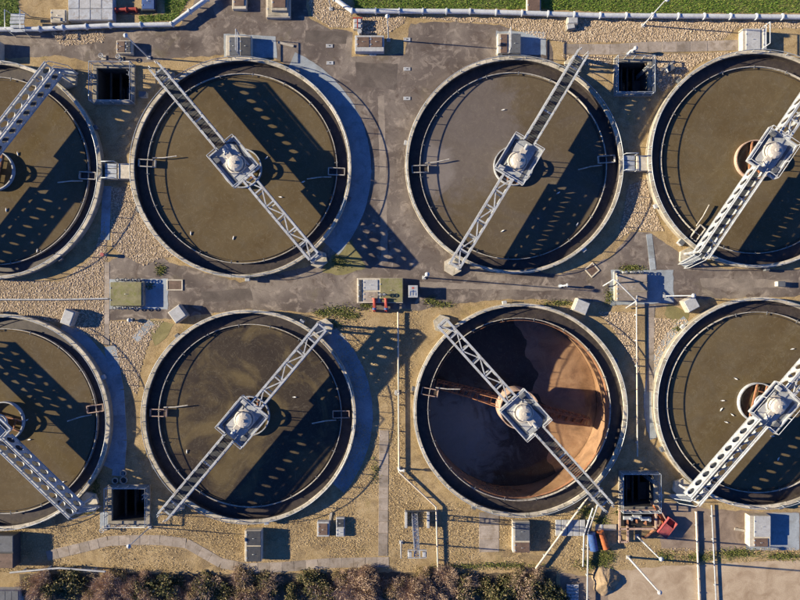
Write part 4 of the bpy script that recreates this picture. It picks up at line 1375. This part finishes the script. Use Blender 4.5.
PATHS = [([(384,430),(383,556)],9.5),([(389,562),(330,563),(282,567),(246,568),(222,563),(203,552),(188,545),(150,539),(106,541),(80,548),(48,555)],10),
         ([(489,512),(489,552)],20),([(563,49),(742,45)],10.5),([(105,528),(105,512)],10),([(107,262),(107,345)],5),([(651,306),(650,392)],7)]
def off_paths(p):
    keep = np.ones(len(p), bool)
    for pts, w in PATHS:
        q = [np.array(G(*a)) for a in pts]
        for a, b_ in zip(q[:-1], q[1:]):
            d = b_-a; L2 = d @ d
            t = np.clip(((p-a) @ d) / L2, 0, 1)
            dist = np.linalg.norm(p - (a + t[:,None]*d), axis=1)
            keep &= dist > w/2 + .3
    return p[keep]

ico_v = []
ph = (1+5**.5)/2
for a in (-1, 1):
    for b_ in (-ph, ph): ico_v += [(0,a,b_),(a,b_,0),(b_,0,a)]
ico_v = np.array(ico_v) / math.hypot(1, ph)
from itertools import combinations
ico_f = []
for tri in combinations(range(12), 3):
    A, B_, C_ = ico_v[list(tri)]
    e = [np.linalg.norm(A-B_), np.linalg.norm(B_-C_), np.linalg.norm(A-C_)]
    if max(e) < 1.1:
        nrm = np.cross(B_-A, C_-A)
        ico_f.append(tri if nrm @ A > 0 else (tri[0], tri[2], tri[1]))
ico_f = np.array(ico_f)

def stones(p, lo, hi, z):
    n = len(p)
    s = lo + (hi-lo) * rng.random((n,1,1))**2
    sc_ = rng.uniform(.6, 1.25, (n,1,3)); sc_[:,:,2] *= .5
    v = ico_v[None] * s * sc_ * rng.uniform(.85, 1.15, (n,12,1))
    a = rng.uniform(0, 2*PI, n); c, s_ = np.cos(a)[:,None], np.sin(a)[:,None]
    x = v[:,:,0]*c - v[:,:,1]*s_; y = v[:,:,0]*s_ + v[:,:,1]*c
    w = np.stack([x + p[:,0:1], y + p[:,1:2], v[:,:,2] + z], 2).reshape(-1, 3)
    f = (ico_f[None] + 12*np.arange(n)[:,None,None]).reshape(-1, 3)
    return w, f

gp = off_paths(scatter([P(*g) for g in GRAVEL], 1.5))
v_, f_ = stones(gp, .24, .95, GZ + .03)
tag(place('gravel_stones', np_mesh('gravel_stones', v_, f_, M['stone'])), 'loose tan gravel stones spread between the tanks', 'gravel', kind='stuff')

def blades(p, lo, hi, w, lean, z0=0.0, k=1):
    n = len(p)
    a = rng.uniform(0, 2*PI, n); h = rng.uniform(lo, hi, n); ln = h * rng.uniform(.3, lean, n)
    d = np.stack([np.cos(a), np.sin(a)], 1); pr = np.stack([-d[:,1], d[:,0]], 1) * (w*rng.uniform(.6, 1.3, n))[:,None]
    b0 = np.c_[p-pr, np.full(n, z0)]; b1 = np.c_[p+pr, np.full(n, z0)]
    tip = np.c_[p + d*ln[:,None], z0 + h]
    m0 = np.c_[p + d*(ln*.4)[:,None] - pr*.8, z0 + h*.65]; m1 = np.c_[p + d*(ln*.4)[:,None] + pr*.8, z0 + h*.65]
    v = np.stack([b0, b1, m1, m0, tip], 1).reshape(-1, 3)
    base = 5*np.arange(n)[:,None,None]
    f = (np.array([[0,1,2],[0,2,3],[3,2,4]])[None] + base).reshape(-1, 3)
    return v, f

tp = scatter([P(*g) for g in TURF], 1.6)
v_, f_ = blades(tp, .4, 1.5, .24, 2.2)
tag(place('turf_grass', np_mesh('turf_grass', v_, f_, M['greenblade'])), 'green grass of the turf strips along the top', 'grass', kind='stuff')

STRAW = [P((160,505),(590,500),(590,570),(40,572),(50,525)), P((330,312),(420,310),(425,330),(400,420),(425,520),(330,525),(355,420)),
         P((610,540),(670,548),(800,548),(800,560),(612,566)), P((-20,525),(60,520),(60,572),(-20,572))]
sp_ = off_paths(scatter(STRAW, 1.3))
# leave some bare patches
nz_ = np.sin(sp_[:,0]*.11+1.3) + np.sin(sp_[:,1]*.13+.4) + np.sin((sp_[:,0]+sp_[:,1])*.057)
sp_ = sp_[(nz_ + rng.uniform(-1.2, 1.2, len(sp_))) > -.6]
v_, f_ = blades(sp_, .2, .75, .24, 3.2)
tag(place('straw_grass', np_mesh('straw_grass', v_, f_, M['strawblade'])), 'dry straw coloured grass around the lower tanks', 'grass', kind='stuff')

WEEDS = [(338,311,13,5,90),(350,316,10,4,60),(322,313,8,3,40),(161,270,4,4,60),(631,268,10,2.5,60),(609,296,4,7,50),(440,304,10,3,50),(560,303,16,2.5,60),
         (680,329,6,3,40),(737,553,20,4,160),(785,556,16,3,100),(700,557,14,3,70),(664,556,8,4,50),(605,556,9,6,130),(593,563,14,5,130),(586,512,7,6,90),(600,520,6,4,50),
         (96,487,4,14,60),(90,510,6,3,40),(340,262,8,5,60),(620,512,5,4,30),(502,565,30,2.5,100),(460,566,24,2,70),(366,306,6,3,40),(375,470,4,10,30),(430,300,6,3,30),(150,286,4,3,20),(333,300+25,8,4,40)]
vl = []; fl = []; off = 0
for (px, py, rx, ry, n) in WEEDS:
    c = np.array(G(px, py))
    q = c + np.clip(rng.normal(0, .62, (n*6, 2)), -1.6, 1.6) * [rx, ry]
    v_, f_ = blades(q, .25, 1.5, .30, 2.2)
    vl.append(v_); fl.append(f_ + off); off += len(v_)
vv = np.concatenate(vl); ff = np.concatenate(fl)
tag(place('weeds', np_mesh('weeds', vv, ff, M['weedleaf'])), 'low green weeds in tufts along edges and roadside', 'weeds', kind='stuff')

# ------------------------------------------------------------------ hedge shrubs
def crown(n, rx, ry, rz, leaf, seed, twig=False):
    g = np.random.default_rng(seed)
    ncl = 26
    cd = g.normal(size=(ncl, 3)); cd /= np.linalg.norm(cd, axis=1)[:,None]; cd[:,2] = np.abs(cd[:,2])
    cc = cd * (g.uniform(.35, .95, (ncl,1))) * [rx, ry, rz]
    which = g.integers(0, ncl, n)
    d = g.normal(size=(n,3)); d /= np.linalg.norm(d, axis=1)[:,None]
    p = cc[which] + d * (g.random((n,1))**.5) * [rx*.36, ry*.36, rz*.34]
    p[:,2] = np.abs(p[:,2]) + .6
    if twig:
        dirv = p / [rx, ry, rz] + g.normal(0, .45, (n,3)); dirv[:,2] += .5
        dirv /= np.linalg.norm(dirv, axis=1)[:,None]
        L = g.uniform(1.5, 4.2, (n,1)); wv = np.cross(dirv, g.normal(size=(n,3))); wv /= np.linalg.norm(wv, axis=1)[:,None]
        v = np.stack([p - wv*.16, p + wv*.16, p + dirv*L], 1).reshape(-1,3)
        f = np.arange(3*n).reshape(-1,3)
    else:
        u = g.normal(size=(n,3)); u /= np.linalg.norm(u, axis=1)[:,None]
        w = np.cross(u, g.normal(size=(n,3))); w /= np.linalg.norm(w, axis=1)[:,None]
        s = leaf * g.uniform(.6, 1.4, (n,1))
        v = np.stack([p - u*s, p + w*s*.55, p + u*s, p - w*s*.55], 1).reshape(-1,3)
        f = (np.array([[0,1,2],[0,2,3]])[None] + 4*np.arange(n)[:,None,None]).reshape(-1,3)
    return v, f
def stem_bm(seed, h, m):
    r_ = random.Random(seed); mb = MB()
    for k in range(7):
        a = r_.uniform(0, 2*PI); e = r_.uniform(.4, 1)
        mb.tube([(r_.uniform(-.6,.6), r_.uniform(-.6,.6), -.3), (math.cos(a)*h*.25*e, math.sin(a)*h*.25*e, h*.5), (math.cos(a)*h*.55*e, math.sin(a)*h*.55*e, h*.85)], .5, 5, r_end=.15)
    return mb.mesh('stem', m)
kinds = {}
for k, (leafm, n, lf, tw) in {'dark': ('ivyleaf', 2600, .85, False), 'olive': ('oliveleaf', 2400, .75, False), 'bare': ('twig', 9000, .6, True)}.items():
    kinds[k] = []
    for v in range(2):
        cv, cf = crown(n, 14, 13, 12, lf, 31+v+len(k)*7, tw)
        kinds[k].append((np_mesh('crown', cv, cf, M[leafm]), stem_bm(v+len(k), 12, M['bark'])))
HEDGE = [
    (32,590,'olive','olive shrub at the left end of the hedge beside the shed'),(52,588,'dark','dark green shrub, second from the left end of the hedge'),
    (70,583,'dark','dark green shrub under the thin rail at the left of the hedge'),(88,592,'olive','olive shrub left of the first bare pinkish shrub'),
    (106,588,'bare','pinkish bare shrub, leftmost of the bare ones in the hedge'),(126,594,'bare','pinkish bare shrub below the lower left pit'),
    (148,590,'dark','dark green shrub right of the leftmost bare shrubs'),(170,584,'dark','dark green shrub left of the pale gap by the footpath bend'),
    (190,594,'olive','olive shrub at the bottom edge under the footpath bend'),(208,584,'dark','dark green shrub below the footpath bend'),
    (228,590,'dark','dark green shrub left of the dark chamber with droppings'),(250,595,'olive','olive shrub below the dark chamber with droppings'),
    (268,584,'dark','dark green shrub just below the footpath and dark chamber'),(290,590,'dark','dark green shrub below the brown square box'),
    (312,580,'dark','dark green shrub touching the footpath in mid hedge'),(330,592,'dark','dark green shrub left of the middle bare shrubs'),
    (354,586,'bare','pinkish bare shrub below the end of the upright footpath'),(376,592,'bare','pinkish bare shrub, second of the middle bare ones'),
    (396,586,'olive','olive shrub between the middle bare shrubs'),(416,590,'bare','pinkish bare shrub below the lattice mast head'),
    (436,588,'bare','pinkish bare shrub at the foot of the thin cream pipe'),(458,594,'dark','dark green shrub right of the thin cream pipe'),
    (480,588,'dark','dark green shrub below the grey slab path'),(502,594,'dark','dark green shrub left of the brown lower cover chamber'),
    (524,588,'dark','dark green shrub below the brown lower cover chamber'),(546,592,'dark','dark green shrub at the right end of the hedge'),
]
HEDGE += [
    (42,580,'bare','pale twiggy shrub between the thin rail and the left end of the hedge'),(116,578,'olive','olive scrub on the path side of the leftmost bare shrubs'),
    (140,582,'bare','pale twiggy shrub right of the olive scrub by the pit path'),(180,598,'bare','pale twiggy shrub at the bottom edge right of the pit'),
    (240,578,'olive','olive scrub beside the footpath left of the dark chamber'),(262,597,'bare','pale twiggy shrub at the bottom edge below the dark chamber'),
    (300,598,'olive','olive scrub at the bottom edge below the brown square box'),(340,577,'olive','olive scrub beside the footpath left of the middle bare shrubs'),
    (366,577,'bare','pale twiggy shrub nearest the corner of the footpaths'),(406,599,'bare','pale twiggy shrub at the bottom edge below the lattice mast'),
    (428,578,'olive','olive scrub between lattice mast head and thin cream pipe'),(448,580,'bare','pale twiggy shrub just right of the thin cream pipe'),
    (470,578,'olive','olive scrub below the grey slab path'),(514,578,'dark','low dark scrub beneath the brown lower cover chamber'),
    (538,580,'olive','olive scrub at the foot of the slanting pipe'),(560,598,'dark','low dark scrub beside the pale pallet'),
]
tw_v, tw_f = crown(2200, 14.5, 13.5, 12.5, .6, 77, True)
tw_me = np_mesh('bare_twigs', tw_v, tw_f, M['twig'])
hr_ = random.Random(11)
for j, (px, py, k, lab) in enumerate(HEDGE):
    cm, sm = kinds[k][j % 2]
    x_, y_ = G(px, py + 3, 6)
    o = thing('shrub', lab, 'shrub', (x_, y_, 0), j*2.1, 'shrubs of the hedge along the bottom')
    f = hr_.uniform(.75, 1.2) * {'dark': 1.2, 'olive': 1.15, 'bare': 1.4}[k] * (1 if j < 26 else .75)
    o.location.x += hr_.uniform(-4, 4)*S; o.location.y += hr_.uniform(-3, 3)*S
    o.rotation_euler.z = hr_.uniform(0, 6.28)
    o.scale = (f*hr_.uniform(.85, 1.3), f*hr_.uniform(.8, 1.1), f*hr_.uniform(.5, .85))
    place('crown', cm, o); place('stem', sm, o)
    if k != 'bare' and (k == 'olive' or j % 3 == 0): place('bare_twigs', tw_me, o)
